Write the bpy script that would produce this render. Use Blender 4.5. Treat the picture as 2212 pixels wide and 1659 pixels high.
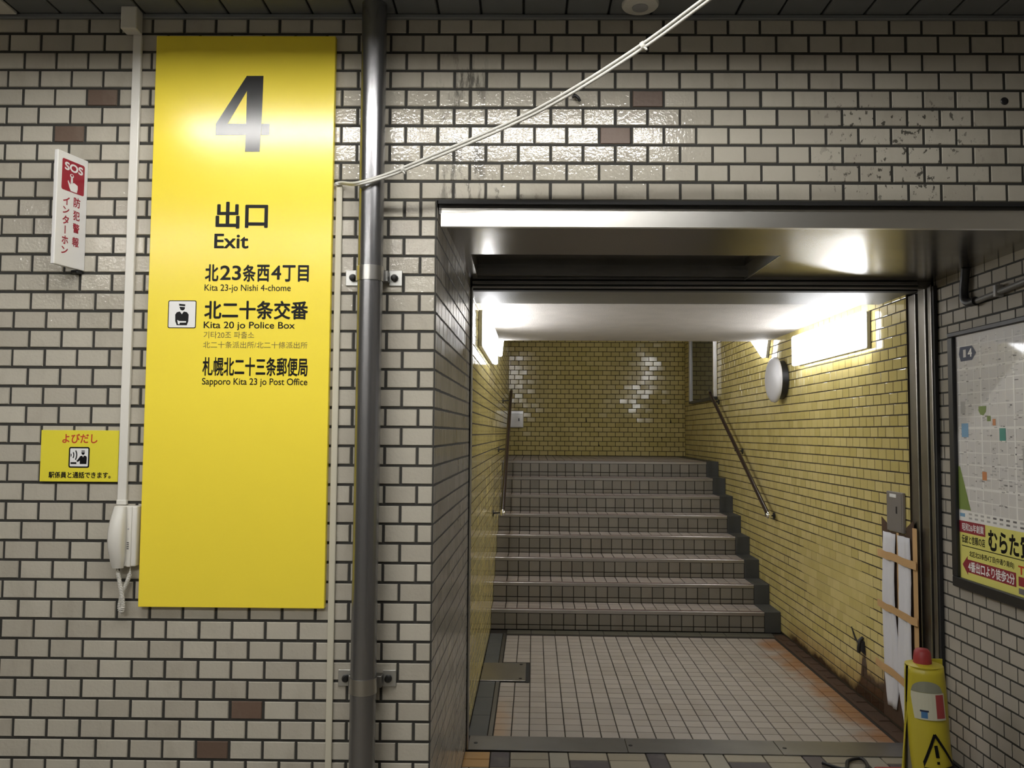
import bpy, bmesh, math, random
import numpy as np
from mathutils import Matrix, Vector

random.seed(7)
S = bpy.context.scene
COL = S.collection
for _o in list(bpy.data.objects):
    bpy.data.objects.remove(_o, do_unlink=True)

# ------------------------------------------------------------------ camera
H = 1.65                       # eye height above the floor
PITCH, YAW, ROLL = .0585158, .0110915, .0072367
fw = Vector((-math.sin(YAW) * math.cos(PITCH), math.cos(YAW) * math.cos(PITCH), math.sin(PITCH)))
r0 = Vector((math.cos(YAW), math.sin(YAW), 0))
u0 = r0.cross(fw)
rt = math.cos(ROLL) * r0 + math.sin(ROLL) * u0
up = math.cos(ROLL) * u0 - math.sin(ROLL) * r0
cam_d = bpy.data.cameras.new('camera')
cam = bpy.data.objects.new('camera', cam_d)
COL.objects.link(cam)
cam_d.sensor_width = 36
cam_d.lens = 1800 / 2212 * 36
cam_d.clip_start = .02
cam.matrix_world = Matrix(((rt.x, up.x, -fw.x, 0), (rt.y, up.y, -fw.y, -2.9903),
                           (rt.z, up.z, -fw.z, H), (0, 0, 0, 1)))
S.camera = cam

# ------------------------------------------------------------------ world, view
W = bpy.data.worlds.new('world')
S.world = W
W.use_nodes = True
W.node_tree.nodes['Background'].inputs[0].default_value = (.8, .9, 1, 1)
W.node_tree.nodes['Background'].inputs[1].default_value = .0
S.view_settings.view_transform = 'Standard'
S.view_settings.look = 'None'
S.view_settings.gamma = 1
S.view_settings.use_curve_mapping = False
S.view_settings.exposure = 0.0
try:
    S.cycles.use_denoising = True
    S.cycles.max_bounces = 8
    S.cycles.diffuse_bounces = 5
    S.cycles.glossy_bounces = 4
    S.cycles.sample_clamp_indirect = 6
except Exception:
    pass
TUBE = 140.0        # corridor fluorescent tubes
TUBE_BACK = 150.0   # second row of tubes behind the camera
LAMP = 19.0        # wall lamps beside the stairs

# ------------------------------------------------------------------ materials
def mat(name):
    m = bpy.data.materials.new(name)
    m.use_nodes = True
    nt = m.node_tree
    return m, nt, nt.nodes['Principled BSDF']

def simple(name, col, rough=.5, metal=0, bump=0, bscale=200, var=0, spec=None, coat=0):
    m, nt, b = mat(name)
    b.inputs['Base Color'].default_value = (*col, 1)
    b.inputs['Roughness'].default_value = rough
    b.inputs['Metallic'].default_value = metal
    if spec is not None:
        b.inputs['Specular IOR Level'].default_value = spec
    if coat:
        b.inputs['Coat Weight'].default_value = coat
        b.inputs['Coat Roughness'].default_value = .04
    N = nt.nodes.new
    if bump or var:
        tc = N('ShaderNodeTexCoord')
        no = N('ShaderNodeTexNoise')
        no.inputs['Scale'].default_value = bscale
        no.inputs['Detail'].default_value = 4
        nt.links.new(tc.outputs['Object'], no.inputs['Vector'])
        if bump:
            bp = N('ShaderNodeBump')
            bp.inputs['Strength'].default_value = bump
            bp.inputs['Distance'].default_value = .004
            nt.links.new(no.outputs[0], bp.inputs['Height'])
            nt.links.new(bp.outputs[0], b.inputs['Normal'])
        if var:
            no2 = N('ShaderNodeTexNoise')
            no2.inputs['Scale'].default_value = 6
            no2.inputs['Detail'].default_value = 6
            nt.links.new(tc.outputs['Object'], no2.inputs['Vector'])
            mx = N('ShaderNodeMix')
            mx.data_type = 'RGBA'
            mx.inputs['A'].default_value = (*[c * (1 - var) for c in col], 1)
            mx.inputs['B'].default_value = (*[min(1, c * (1 + var)) for c in col], 1)
            nt.links.new(no2.outputs[0], mx.inputs['Factor'])
            nt.links.new(mx.outputs['Result'], b.inputs['Base Color'])
    return m

class G:
    """tiny node helper"""
    def __init__(s, nt):
        s.nt = nt
        s.tc = nt.nodes.new('ShaderNodeTexCoord').outputs['Object']
        x = nt.nodes.new('ShaderNodeSeparateXYZ')
        nt.links.new(s.tc, x.inputs[0])
        s.x, s.y, s.z = x.outputs
    def _in(s, sock, v):
        if isinstance(v, bpy.types.NodeSocket):
            s.nt.links.new(v, sock)
        else:
            sock.default_value = v
    def m(s, op, a, b=0, c=0):
        n = s.nt.nodes.new('ShaderNodeMath')
        n.operation = op
        s._in(n.inputs[0], a); s._in(n.inputs[1], b); s._in(n.inputs[2], c)
        return n.outputs[0]
    def noise(s, scale, detail=3, stretch=(1, 1, 1), rough=.5):
        mp = s.nt.nodes.new('ShaderNodeMapping')
        mp.inputs['Scale'].default_value = stretch
        s.nt.links.new(s.tc, mp.inputs['Vector'])
        n = s.nt.nodes.new('ShaderNodeTexNoise')
        n.inputs['Scale'].default_value = scale
        n.inputs['Detail'].default_value = detail
        n.inputs['Roughness'].default_value = rough
        s.nt.links.new(mp.outputs[0], n.inputs['Vector'])
        return n.outputs[0]
    def ramp(s, v, a, b):
        n = s.nt.nodes.new('ShaderNodeMapRange')
        n.interpolation_type = 'SMOOTHSTEP'
        s._in(n.inputs['Value'], v)
        n.inputs['From Min'].default_value = a
        n.inputs['From Max'].default_value = b
        return n.outputs['Result']
    def band(s, v, a, b, soft):
        return s.m('MULTIPLY', s.ramp(v, a - soft, a + soft), s.m('SUBTRACT', 1, s.ramp(v, b - soft, b + soft)))
    def mix(s, f, a, b):
        n = s.nt.nodes.new('ShaderNodeMix')
        n.data_type = 'RGBA'
        s._in(n.inputs['Factor'], f)
        for k, v in (('A', a), ('B', b)):
            if isinstance(v, tuple) and len(v) == 3:
                v = (*v, 1)
            s._in(n.inputs[k], v)
        return n.outputs['Result']
    def attr(s, name):
        n = s.nt.nodes.new('ShaderNodeAttribute')
        n.attribute_name = name
        return n.outputs['Fac']
    def bump(s, h, strength, dist, bsdf):
        n = s.nt.nodes.new('ShaderNodeBump')
        n.inputs['Strength'].default_value = strength
        n.inputs['Distance'].default_value = dist
        s._in(n.inputs['Height'], h)
        s.nt.links.new(n.outputs[0], bsdf.inputs['Normal'])

def tile_mat(name, ca, cb, rough, wave=.35, wscale=70, stain=None, grime=.25, grimecol=(.25, .22, .17), wdist=.004):
    m, nt, b = mat(name)
    g = G(nt)
    r = g.attr('rnd')
    c = g.mix(r, ca, cb)
    gr = g.ramp(g.noise(7, 6, (1, 1, .5), .65), .48, .75)
    c = g.mix(g.m('MULTIPLY', gr, grime), c, grimecol)
    rg = g.m('ADD', rough, g.m('MULTIPLY', g.m('SUBTRACT', g.noise(23, 3), .5), .08))
    if stain:
        for f, col in stain(g):
            c = g.mix(f, c, col)
    nt.links.new(c, b.inputs['Base Color'])
    nt.links.new(rg, b.inputs['Roughness'])
    g.bump(g.noise(wscale, 1.5), wave, wdist, b)
    return m

def stain_front(g):
    # black drip streaks above the corner, and peeled paper marks over the lintel
    f = g.m('MULTIPLY', g.band(g.x, -.30, -.14, .04), g.band(g.z, 2.45, 3.02, .06))
    n = g.ramp(g.noise(30, 5, (1, 1, .22), .7), .47, .62)
    a = g.m('MULTIPLY', f, g.m('MULTIPLY', n, .75))
    f2 = g.m('MULTIPLY', g.band(g.x, 1.12, 1.62, .10), g.band(g.z, 2.50, 2.86, .05))
    n2 = g.ramp(g.noise(46, 4, (1, 1, .7), .6), .59, .64)
    b = g.m('MULTIPLY', f2, g.m('MULTIPLY', n2, .9))
    f3 = g.m('MULTIPLY', g.band(g.x, -.25, .05, .1), g.band(g.z, 2.46, 2.6, .05))
    n3 = g.ramp(g.noise(38, 4, (1, 1, .7), .6), .57, .68)
    c = g.m('MULTIPLY', f3, g.m('MULTIPLY', n3, .6))
    return [(a, (.03, .03, .028)), (b, (.05, .048, .04)), (c, (.05, .05, .045))]

def stain_right(g):
    # brown rust and damp along the bottom of the wall (y = depth from the jamb, z = height)
    n = g.noise(5, 5, (1, 1, 1), .6)
    lim = g.m('ADD', .05, g.m('MULTIPLY', g.band(g.y, .28, .98, .13), .14))
    lim2 = g.m('ADD', lim, g.m('MULTIPLY', g.band(g.y, .885, .965, .02), .12))
    hgt = g.m('ADD', lim2, g.m('MULTIPLY', g.m('SUBTRACT', n, .5), .13))
    rel = g.m('SUBTRACT', g.z, hgt)
    f = g.m('SUBTRACT', 1, g.ramp(rel, -.03, .03))
    f = g.m('MULTIPLY', f, g.m('SUBTRACT', 1, g.ramp(g.y, 2.3, 2.6)))
    o = g.m('MULTIPLY', g.m('SUBTRACT', 1, g.ramp(rel, 0, .2)), .55)
    o = g.m('MULTIPLY', o, g.m('SUBTRACT', 1, g.ramp(g.y, 2.2, 2.7)))
    # white wash patch where the glaze and joints have been smeared over
    return [(o, (.28, .15, .06)), (f, (.045, .022, .01))]

M = {}
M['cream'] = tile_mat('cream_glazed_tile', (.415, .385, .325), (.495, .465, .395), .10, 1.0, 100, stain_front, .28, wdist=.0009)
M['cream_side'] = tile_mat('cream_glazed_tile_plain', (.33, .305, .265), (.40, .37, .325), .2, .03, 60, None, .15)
M['brown'] = tile_mat('brown_tile', (.105, .07, .05), (.14, .09, .065), .5, .2, 60)
M['yellow'] = tile_mat('yellow_glazed_tile', (.55, .455, .165), (.65, .545, .23), .11, .06, 40, None, .18, (.3, .22, .08))
M['yellow_r'] = tile_mat('yellow_glazed_tile_stained', (.55, .455, .165), (.65, .545, .23), .11, .06, 40, stain_right, .18, (.3, .22, .08))
M['mortar'] = simple('dark_joint', (.028, .027, .023), .8, bump=.3, bscale=120)
M['mortar_y'] = simple('brown_joint', (.03, .02, .008), .8, bump=.3, bscale=120)
M['steel'] = simple('brushed_steel', (.50, .49, .47), .3, 1, bump=.04, bscale=300, var=.12)
M['jamb_steel'] = simple('dark_jamb_steel', (.30, .285, .26), .34, 1, bump=.03, bscale=300, var=.25)  # darker than the brushed steel, with uneven tone
M['lip'] = simple('bright_brushed_steel', (.82, .80, .76), .36, 1, var=.08)
M['steel_dark'] = simple('dull_steel', (.26, .255, .25), .38, 1, bump=.03, bscale=300, var=.2)
M['pipe'] = simple('grey_metal_pipe', (.27, .27, .28), .27, .9, bump=.02, bscale=90, var=.05)
M['galv'] = simple('zinc_plate', (.55, .55, .53), .4, .9, var=.1)
M['bolt'] = simple('black_bolt', (.02, .02, .02), .3, .4)
M['black'] = simple('black_metal', (.012, .012, .014), .4)
M['groove_and_shadow'] = simple('dark_groove_and_shadow', (.01, .01, .01), .7)
M['chrome'] = simple('chrome', (.85, .85, .85), .12, 1)
M['ceil'] = simple('painted_ceiling_strip', (.20, .21, .22), .42, .15, var=.08)
M['conc'] = simple('stippled_concrete', (.37, .345, .315), .75, bump=.9, bscale=170, var=.15)
M['beam'] = simple('beam_shade_darkened', (.14, .132, .115), .45, bump=.7, bscale=170, var=.15)  # shade under the beam is put into this darker base colour
M['white_pl'] = simple('white_plastic', (.72, .70, .65), .35)
M['beige_pl'] = simple('beige_plastic', (.55, .52, .42), .45)
M['offwhite'] = simple('offwhite_sheet', (.80, .79, .78), .3)
M['grey_pl'] = simple('grey_plastic', (.35, .35, .36), .5)
M['conduit_grey'] = simple('grey_conduit_paint', (.16, .155, .15), .45)
M['sign_y'] = simple('yellow_enamel', (.96, .77, .06), .2)
M['sign_y2'] = simple('yellow_acrylic', (.80, .70, .05), .25)
M['ink'] = simple('black_ink', (.008, .008, .009), .3, spec=.15)
M['ink_gloss'] = simple('glossy_black_film', (.008, .008, .009), .2)
M['ink_thin'] = simple('brown_ink', (.16, .12, .02), .4)
M['red'] = simple('red_ink', (.32, .012, .03), .35)
M['red2'] = simple('orange_red_ink', (.55, .06, .02), .35)
M['white'] = simple('white_ink', (.82, .82, .82), .35)
M['cable'] = simple('white_cable_sheath', (.62, .61, .57), .45)
M['rail'] = simple('dark_brown_handrail', (.035, .022, .018), .22)
M['dome'] = simple('frosted_white_dome', (.62, .62, .65), .35)
M['paper'] = simple('white_cloth', (.62, .62, .66), .8, bump=.25, bscale=30, var=.06)
M['tape'] = simple('tan_masking_tape', (.50, .31, .14), .6, var=.1)
M['boxgrey'] = simple('grey_steel_box', (.22, .20, .19), .45, .3, var=.1)
M['rust'] = simple('rusty_channel', (.06, .03, .014), .8, bump=.5, bscale=60, var=.5)
M['gutter'] = simple('dark_gutter_stone', (.075, .08, .08), .5, bump=.2, bscale=60, var=.25)
M['stone'] = simple('dark_stone_block', (.06, .062, .062), .55, bump=.2, bscale=80, var=.15)
M['cone_red'] = simple('red_rubber', (.30, .03, .03), .5)
M['cone_y'] = simple('yellow_vinyl', (.50, .42, .03), .38, bump=.15, bscale=14, var=.1)
M['cone_in'] = simple('grey_vinyl_lining', (.22, .20, .15), .6)
M['refl'] = simple('grey_reflective_band', (.30, .31, .24), .3, .3)
M['label'] = simple('cream_label', (.55, .54, .42), .5)
M['blue'] = simple('blue_ink', (.05, .16, .35), .5)
M['navy'] = simple('navy_ink', (.01, .02, .06), .5)
M['redmute'] = simple('faded_red', (.32, .05, .05), .5)
M['aluminium'] = simple('aluminium', (.72, .72, .72), .28, 1)
M['mapgrey'] = simple('map_grey_paper', (.62, .605, .595), .4, coat=.6)
M['mapwhite'] = simple('map_white_paper', (.80, .79, .77), .4, coat=.6)
M['mapink'] = simple('map_ink', (.16, .15, .15), .5)
M['mapfaint'] = simple('map_faint_ink', (.42, .41, .41), .4, coat=.6)
M['green'] = simple('map_green', (.17, .24, .05), .5)
M['teal'] = simple('map_teal', (.05, .26, .21), .5)
M['sky'] = simple('map_blue', (.16, .32, .50), .5)
M['orange'] = simple('map_orange', (.55, .22, .08), .5)
M['advyellow'] = simple('advert_yellow', (.70, .66, .17), .45)
M['advred'] = simple('advert_red', (.27, .02, .035), .45)
M['wallpaint'] = simple('plain_wall', (.22, .21, .19), .6, var=.05)
M['wood'] = simple('bare_wood', (.3, .22, .14), .7, var=.3)

def floor_mat():
    m, nt, b = mat('pinkish_floor_tile')
    g = G(nt)
    c = g.mix(g.attr('rnd'), (.305, .275, .245), (.365, .33, .297))
    c = g.mix(g.m('MULTIPLY', g.ramp(g.noise(2.2, 6, (1, 1, 1), .6), .45, .7), .35), c, (.25, .21, .165))
    n = g.m('MULTIPLY', g.m('SUBTRACT', g.noise(6, 5), .5), .5)
    # orange rust washed out from the right-hand wall and a little on the left
    f = g.ramp(g.m('ADD', g.x, n), 1.78, 2.02)
    f = g.m('MULTIPLY', f, g.m('SUBTRACT', 1, g.ramp(g.y, 2.3, 2.6)))
    c = g.mix(g.m('MULTIPLY', f, .85), c, (.27, .115, .035))
    f2 = g.m('MULTIPLY', g.m('SUBTRACT', 1, g.ramp(g.m('ADD', g.x, g.m('MULTIPLY', n, .4)), -.14, -.02)), g.m('SUBTRACT', 1, g.ramp(g.y, .5, 1.0)))
    c = g.mix(g.m('MULTIPLY', f2, .5), c, (.42, .25, .12))
    nt.links.new(c, b.inputs['Base Color'])
    b.inputs['Roughness'].default_value = .42
    g.bump(g.noise(40, 3), .12, .003, b)
    return m
M['floor_t'] = floor_mat()
M['floor_j'] = simple('floor_joint', (.022, .017, .012), .9)
M['riser_t'] = tile_mat('riser_tile_shade_toned', (.165, .152, .127), (.22, .20, .17), .4, .12, 50, None, .3, (.16, .12, .085))  # riser colour toned darker than the tread to deepen the stair shading
M['tread_t'] = tile_mat('pinkish_tread_tile', (.30, .26, .235), (.37, .325, .295), .4, .12, 50, None, .3, (.2, .16, .13))
M['nosing'] = simple('steel_nosing', (.40, .38, .36), .35, .8, var=.15)
M['nosing_red'] = simple('dark_red_strip', (.12, .03, .03), .5)
M['kerb'] = simple('dark_kerb_tile', (.085, .08, .06), .5, bump=.1, bscale=60, var=.2)
M['fc'] = tile_mat('cream_floor_block', (.24, .212, .16), (.295, .262, .20), .45, .15, 50, None, .3)
M['fg'] = tile_mat('grey_floor_block', (.24, .225, .185), (.28, .26, .21), .5, .15, 50)
M['fd'] = tile_mat('dark_floor_block', (.05, .042, .045), (.075, .062, .065), .5, .15, 50)
M['fo'] = tile_mat('rust_stained_floor_block', (.42, .24, .08), (.46, .27, .10), .5, .15, 50)

def emis(name, col, st):
    m, nt, b = mat(name)
    b.inputs['Base Color'].default_value = (.8, .8, .8, 1)
    b.inputs['Emission Color'].default_value = (*col, 1)
    b.inputs['Emission Strength'].default_value = st
    return m
M['lamp'] = emis('lit_diffuser', (.96, .97, 1.0), LAMP)
M['tube'] = emis('lit_tube', (1.0, .985, .94), TUBE)
M['tube_back'] = emis('lit_tube_dim', (1.0, .985, .94), TUBE_BACK)

def glass_mat():
    m, nt, b = mat('dark_case_glass')
    b.inputs['Base Color'].default_value = (.05, .06, .06, 1)
    b.inputs['Roughness'].default_value = .04
    b.inputs['Specular IOR Level'].default_value = .9
    return m
M['glass'] = glass_mat()
def cover_mat():
    m, nt, b = mat('clear_cover_sheet')
    b.inputs['Base Color'].default_value = (1, 1, 1, 1)
    b.inputs['Roughness'].default_value = .03
    b.inputs['Transmission Weight'].default_value = 1
    b.inputs['IOR'].default_value = 1.25
    return m
M['cover'] = cover_mat()

# ------------------------------------------------------------------ mesh builder
class MB:
    def __init__(s):
        s.v, s.f, s.mi, s.mats, s.r = [], [], [], [], []
    def mid(s, m):
        m = M[m] if isinstance(m, str) else m
        if m not in s.mats:
            s.mats.append(m)
        return s.mats.index(m)
    def add(s, vs, fs, m, rnd=.5):
        o = len(s.v)
        i = s.mid(m)
        s.v += [tuple(p) for p in vs]
        for f in fs:
            s.f.append([o + k for k in f]); s.mi.append(i); s.r.append(rnd)
    def quad(s, a, b, c, d, m, rnd=.5):
        s.add([a, b, c, d], [(0, 1, 2, 3)], m, rnd)
    def box(s, x0, x1, y0, y1, z0, z1, m, bev=0, seg=2, T=None):
        bm = bmesh.new()
        bmesh.ops.create_cube(bm, size=1)
        for v in bm.verts:
            v.co = Vector(((x0 + x1) / 2 + v.co.x * (x1 - x0), (y0 + y1) / 2 + v.co.y * (y1 - y0), (z0 + z1) / 2 + v.co.z * (z1 - z0)))
        if bev:
            bmesh.ops.bevel(bm, geom=list(bm.edges), offset=bev, segments=seg, affect='EDGES', profile=.5)
        s.bm(bm, m, T)
    def bm(s, bm, m, T=None):
        bm.verts.index_update()
        vs = [(T @ v.co if T else v.co) for v in bm.verts]
        s.add(vs, [[v.index for v in f.verts] for f in bm.faces], m)
        bm.free()
    def prism(s, prof, axis, a, b, m, T=None):
        """closed 2-D profile extruded along axis ('x','y','z') from a to b"""
        def P(p, t):
            q = {'x': (t, p[0], p[1]), 'y': (p[0], t, p[1]), 'z': (p[0], p[1], t)}[axis]
            return T @ Vector(q) if T else q
        n = len(prof)
        vs = [P(p, a) for p in prof] + [P(p, b) for p in prof]
        fs = [(i, (i + 1) % n, n + (i + 1) % n, n + i) for i in range(n)] + [list(range(n - 1, -1, -1)), list(range(n, 2 * n))]
        s.add(vs, fs, m)
    def tube(s, pts, r, m, n=12, cap=True, radii=None):
        pts = [Vector(p) for p in pts]
        rings = []
        t0 = (pts[1] - pts[0]).normalized()
        ref = Vector((0, 0, 1)) if abs(t0.z) < .9 else Vector((1, 0, 0))
        e1 = t0.cross(ref).normalized()
        for i, p in enumerate(pts):
            t = (pts[min(i + 1, len(pts) - 1)] - pts[max(i - 1, 0)]).normalized()
            e1 = (e1 - t * e1.dot(t)).normalized()
            e2 = t.cross(e1)
            rr = radii[i] if radii else r
            rings.append([p + rr * (math.cos(2 * math.pi * k / n) * e1 + math.sin(2 * math.pi * k / n) * e2) for k in range(n)])
        vs = [v for ring in rings for v in ring]
        fs = []
        for i in range(len(pts) - 1):
            for k in range(n):
                a, b = i * n + k, i * n + (k + 1) % n
                fs.append((a, b, b + n, a + n))
        if cap:
            fs.append(list(range(n - 1, -1, -1)))
            fs.append(list(range((len(pts) - 1) * n, len(pts) * n)))
        s.add(vs, fs, m)
    def lathe(s, prof, m, T=None, n=32):
        """prof: (radius, height) about local z"""
        vs, fs = [], []
        for (r, h) in prof:
            for k in range(n):
                a = 2 * math.pi * k / n
                q = Vector((r * math.cos(a), r * math.sin(a), h))
                vs.append(T @ q if T else q)
        for i in range(len(prof) - 1):
            for k in range(n):
                a, b = i * n + k, i * n + (k + 1) % n
                fs.append((a, b, b + n, a + n))
        fs.append(list(range(n - 1, -1, -1)))
        fs.append(list(range((len(prof) - 1) * n, len(prof) * n)))
        s.add(vs, fs, m)
    def build(s, name, parent=None, smooth=0, T=None, solid=0):
        me = bpy.data.meshes.new(name)
        me.from_pydata(s.v, [], s.f)
        for m in s.mats:
            me.materials.append(m)
        me.polygons.foreach_set('material_index', s.mi)
        at = me.attributes.new('rnd', 'FLOAT', 'FACE')
        at.data.foreach_set('value', s.r)
        me.update()
        if smooth:
            me.polygons.foreach_set('use_smooth', [True] * len(s.f))
            me.set_sharp_from_angle(angle=math.radians(smooth))
        o = bpy.data.objects.new(name, me)
        COL.objects.link(o)
        if parent:
            o.parent = parent
        if T is not None:
            o.matrix_basis = T
        if solid:
            md = o.modifiers.new('solid', 'SOLIDIFY'); md.thickness = solid; md.offset = 0
        return o

def empty(name, loc=(0, 0, 0), T=None):
    o = bpy.data.objects.new(name, None)
    o.empty_display_size = .1
    COL.objects.link(o)
    o.matrix_basis = (T if T is not None else Matrix()) @ Matrix.Translation(loc)
    return o

def tag(o, label, cat, group=None):
    o['label'] = label
    o['category'] = cat
    if group:
        o['group'] = group
    return o

def struct(o):
    o['kind'] = 'structure'
    return o

# the stair passage is turned a hair against the front wall: local x = across, y = depth from the jamb
INN = Matrix.Translation((0, 1.44, 0)) @ Matrix.Rotation(-.0156, 4, 'Z')

# ------------------------------------------------------------------ tiles
def tiles(mb, O, U, Wv, N, cells, m, joint=.009, h=.004, bev=.0022, tilt=.0035, rnd=None):
    """raised tiles on a plane. O origin, U/Wv in-plane unit vectors, N outward normal, cells (u0,u1,w0,w1[,mat])"""
    O, U, Wv, N = Vector(O), Vector(U), Vector(Wv), Vector(N)
    flip = U.cross(Wv).dot(N) < 0
    j = joint / 2
    for c in cells:
        u0, u1, w0, w1 = c[:4]
        mm = c[4] if len(c) > 4 else m
        u0 += j; u1 -= j; w0 += j; w1 -= j
        if u1 - u0 < .006 or w1 - w0 < .006:
            continue
        jt = joint * .08
        u0 += random.uniform(-jt, jt); u1 += random.uniform(-jt, jt)
        w0 += random.uniform(-jt, jt); w1 += random.uniform(-jt, jt)
        cu, cw = (u0 + u1) / 2, (w0 + w1) / 2
        tx, tz = random.gauss(0, tilt), random.gauss(0, tilt)
        def P(u, w, n):
            return O + U * u + Wv * w + N * n
        base = [P(u0, w0, 0), P(u1, w0, 0), P(u1, w1, 0), P(u0, w1, 0)]
        tops = []
        for (u, w) in ((u0 + bev, w0 + bev), (u1 - bev, w0 + bev), (u1 - bev, w1 - bev), (u0 + bev, w1 - bev)):
            tops.append(P(u, w, h + tx * (u - cu) + tz * (w - cw)))
        fs = [(4, 5, 6, 7), (0, 1, 5, 4), (1, 2, 6, 5), (2, 3, 7, 6), (3, 0, 4, 7)]
        if flip:
            fs = [f[::-1] for f in fs]
        mb.add(base + tops, fs, mm, random.random())

def bond(u0, u1, lines, pitch, start, parity=0, special=None):
    """running bond cells between u0 and u1; lines: list of (w0,w1,course index)"""
    out = []
    for (w0, w1, k) in lines:
        off = start + (.5 * pitch if (k + parity) % 2 else 0)
        i0 = math.floor((u0 - off) / pitch)
        a = off + i0 * pitch
        while a < u1 - 1e-6:
            b = a + pitch
            x0, x1 = max(a, u0), min(b, u1)
            if x1 - x0 > .004:
                out.append((x0, x1, w0, w1, k))
            a = b
    return out

ROW, BW, X0, ZT = .0689299, .118, -1.90423, 1.46456 + H
CEIL = ZT + ROW
CORNER = X0 + 13.5 * BW
LINT = ZT - 9 * ROW
XR = 2.195
def courses(z0, z1):
    L = []
    for k in range(-1, 47):
        a, b = ZT - (k + 1) * ROW, ZT - k * ROW
        a2, b2 = max(a, z0), min(b, z1)
        if b2 - a2 > .012:
            L.append((a2, b2, k))
    return L

# front wall ---------------------------------------------------------
XL = -4.2
mb = MB()
mb.box(XL, CORNER, 0, .12, 0, CEIL, 'mortar')
mb.box(CORNER, XR + .3, 0, .12, LINT, CEIL, 'mortar')
browns = {(3, 3.0), (5, 2.0), (3, 20.0), (5, 19.0), (35, 8.0), (37, 7.0)}
cells = []
for (a, b, w0, w1, k) in bond(XL, CORNER, courses(0, CEIL), BW, X0) :
    if k == 9 and b > CORNER - .01:
        mid = (a + b) / 2
        cells += [(a, mid, w0, w1, 'cream'), (mid, b, w0, w1, 'cream')]
        continue
    if k <= 8 and b > CORNER - .005:
        continue          # continues over the opening, made below
    ci = round(((a + b) / 2 - X0) / BW * 2) / 2
    cells.append((a, b, w0, w1, 'brown' if (k, ci) in browns else 'cream'))
low = bond(CORNER - BW, XR + .3, courses(LINT, CEIL), BW, X0)
for (a, b, w0, w1, k) in low:
    off = X0 + (.5 * BW if k % 2 else 0)
    kk = (CORNER - off) / BW
    lim = off + math.floor(kk + 1e-6) * BW
    if k % 2:      # joint falls on the corner line
        lim = CORNER
        if a < CORNER - BW - .001: continue
        if a < CORNER - .001:
            cells.append((a, b, w0, w1, 'cream')); continue
    else:
        if a < lim - .001: continue
    ci = round(((a + b) / 2 - X0) / BW * 2) / 2
    cells.append((a, b, w0, w1, 'brown' if (k, ci) in browns else 'cream'))
tiles(mb, (0, 0, 0), (1, 0, 0), (0, 0, 1), (0, -1, 0), cells, 'cream')
struct(mb.build('wall_front'))

# left reveal of the opening
mb = MB()
tx = Vector((.034, 1.44, 0)).normalized()
nx = Vector((tx.y, -tx.x, 0))
O = Vector((CORNER, 0, 0))
L = math.hypot(.034, 1.44)
mb.prism([(CORNER, .002), (CORNER - .1, .121), (CORNER - .1, 1.60), (CORNER + .036, 1.60), (CORNER + .034, 1.44)], 'z', 0, LINT, 'mortar')
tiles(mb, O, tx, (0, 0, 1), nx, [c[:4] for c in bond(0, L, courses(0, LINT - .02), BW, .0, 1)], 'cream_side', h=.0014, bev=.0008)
struct(mb.build('wall_reveal'))

# right wall of the passage and corridor
mb = MB()
mb.box(XR, XR + .12, -4.5, 1.44, 0, CEIL, 'mortar')
rc = [c[:4] for c in bond(-4.5, 1.44, courses(0, CEIL), BW, 1.36)]
rc = [c for c in rc if not (c[0] < .13 and c[1] > -.01 and c[2] > 2.47)]
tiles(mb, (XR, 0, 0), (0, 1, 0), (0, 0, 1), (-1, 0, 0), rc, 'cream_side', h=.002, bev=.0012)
struct(mb.build('wall_right'))

# corridor behind the camera
mb = MB()
mb.box(XL, XR + .12, -4.6, -4.5, 0, CEIL, 'wallpaint')
struct(mb.build('wall_rear'))
mb = MB()
mb.box(XL - .1, XL, -4.6, .12, 0, CEIL, 'wallpaint')
struct(mb.build('wall_left'))

# ------------------------------------------------------------------ inner yellow walls
YR, YC = .065, .113
UL, UR, VB = -.285, 2.14, 7.05
def ycourses(z0, z1, base=0.0):
    L = []
    k = 0
    z = base
    while z < z1 - .01:
        a, b = max(z, z0), min(z + YR, z1)
        if b - a > .01:
            L.append((a, b, k))
        z += YR; k += 1
    return L
ZI = 2.475
VE = 2.99
SL = .1675 / .33
def stairceil(v):
    return ZI if v <= VE else min(ZI + (v - VE) * SL, 3.75)
# right
mb = MB()
prof = [(.238, 0), (VB, 0), (VB, 3.75), (VE + (3.75 - ZI) / SL, 3.75), (VE, ZI + .06), (.238, ZI + .06)]
mb.prism(prof, 'x', UR, UR + .06, 'mortar_y')
cl = [c for c in bond(.02, VB, ycourses(0, 3.74, .012), YC, .03) if c[3] < stairceil(c[0]) + .02]
clr = [c for c in bond(.238, VB, ycourses(0, 3.74, .012), YC, .03) if c[3] < stairceil(c[0]) + .02]
def smeared(c):   # patch where the joints have been filled flush with yellow grout
    v, z = (c[0] + c[1]) / 2, (c[2] + c[3]) / 2
    return ((v - 1.45) / .72) ** 2 + ((z - .66) / .26) ** 2 < 1
tiles(mb, (UR, 0, 0), (0, 1, 0), (0, 0, 1), (-1, 0, 0), [c[:4] for c in clr if not smeared(c)], 'yellow_r', joint=.0068, h=.002, bev=.0018, tilt=.009)
tiles(mb, (UR, 0, 0), (0, 1, 0), (0, 0, 1), (-1, 0, 0), [c[:4] for c in clr if smeared(c)], 'yellow_r', joint=.0022, h=.002, bev=.0008, tilt=.006)
struct(mb.build('wall_stair_right', T=INN))
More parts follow.
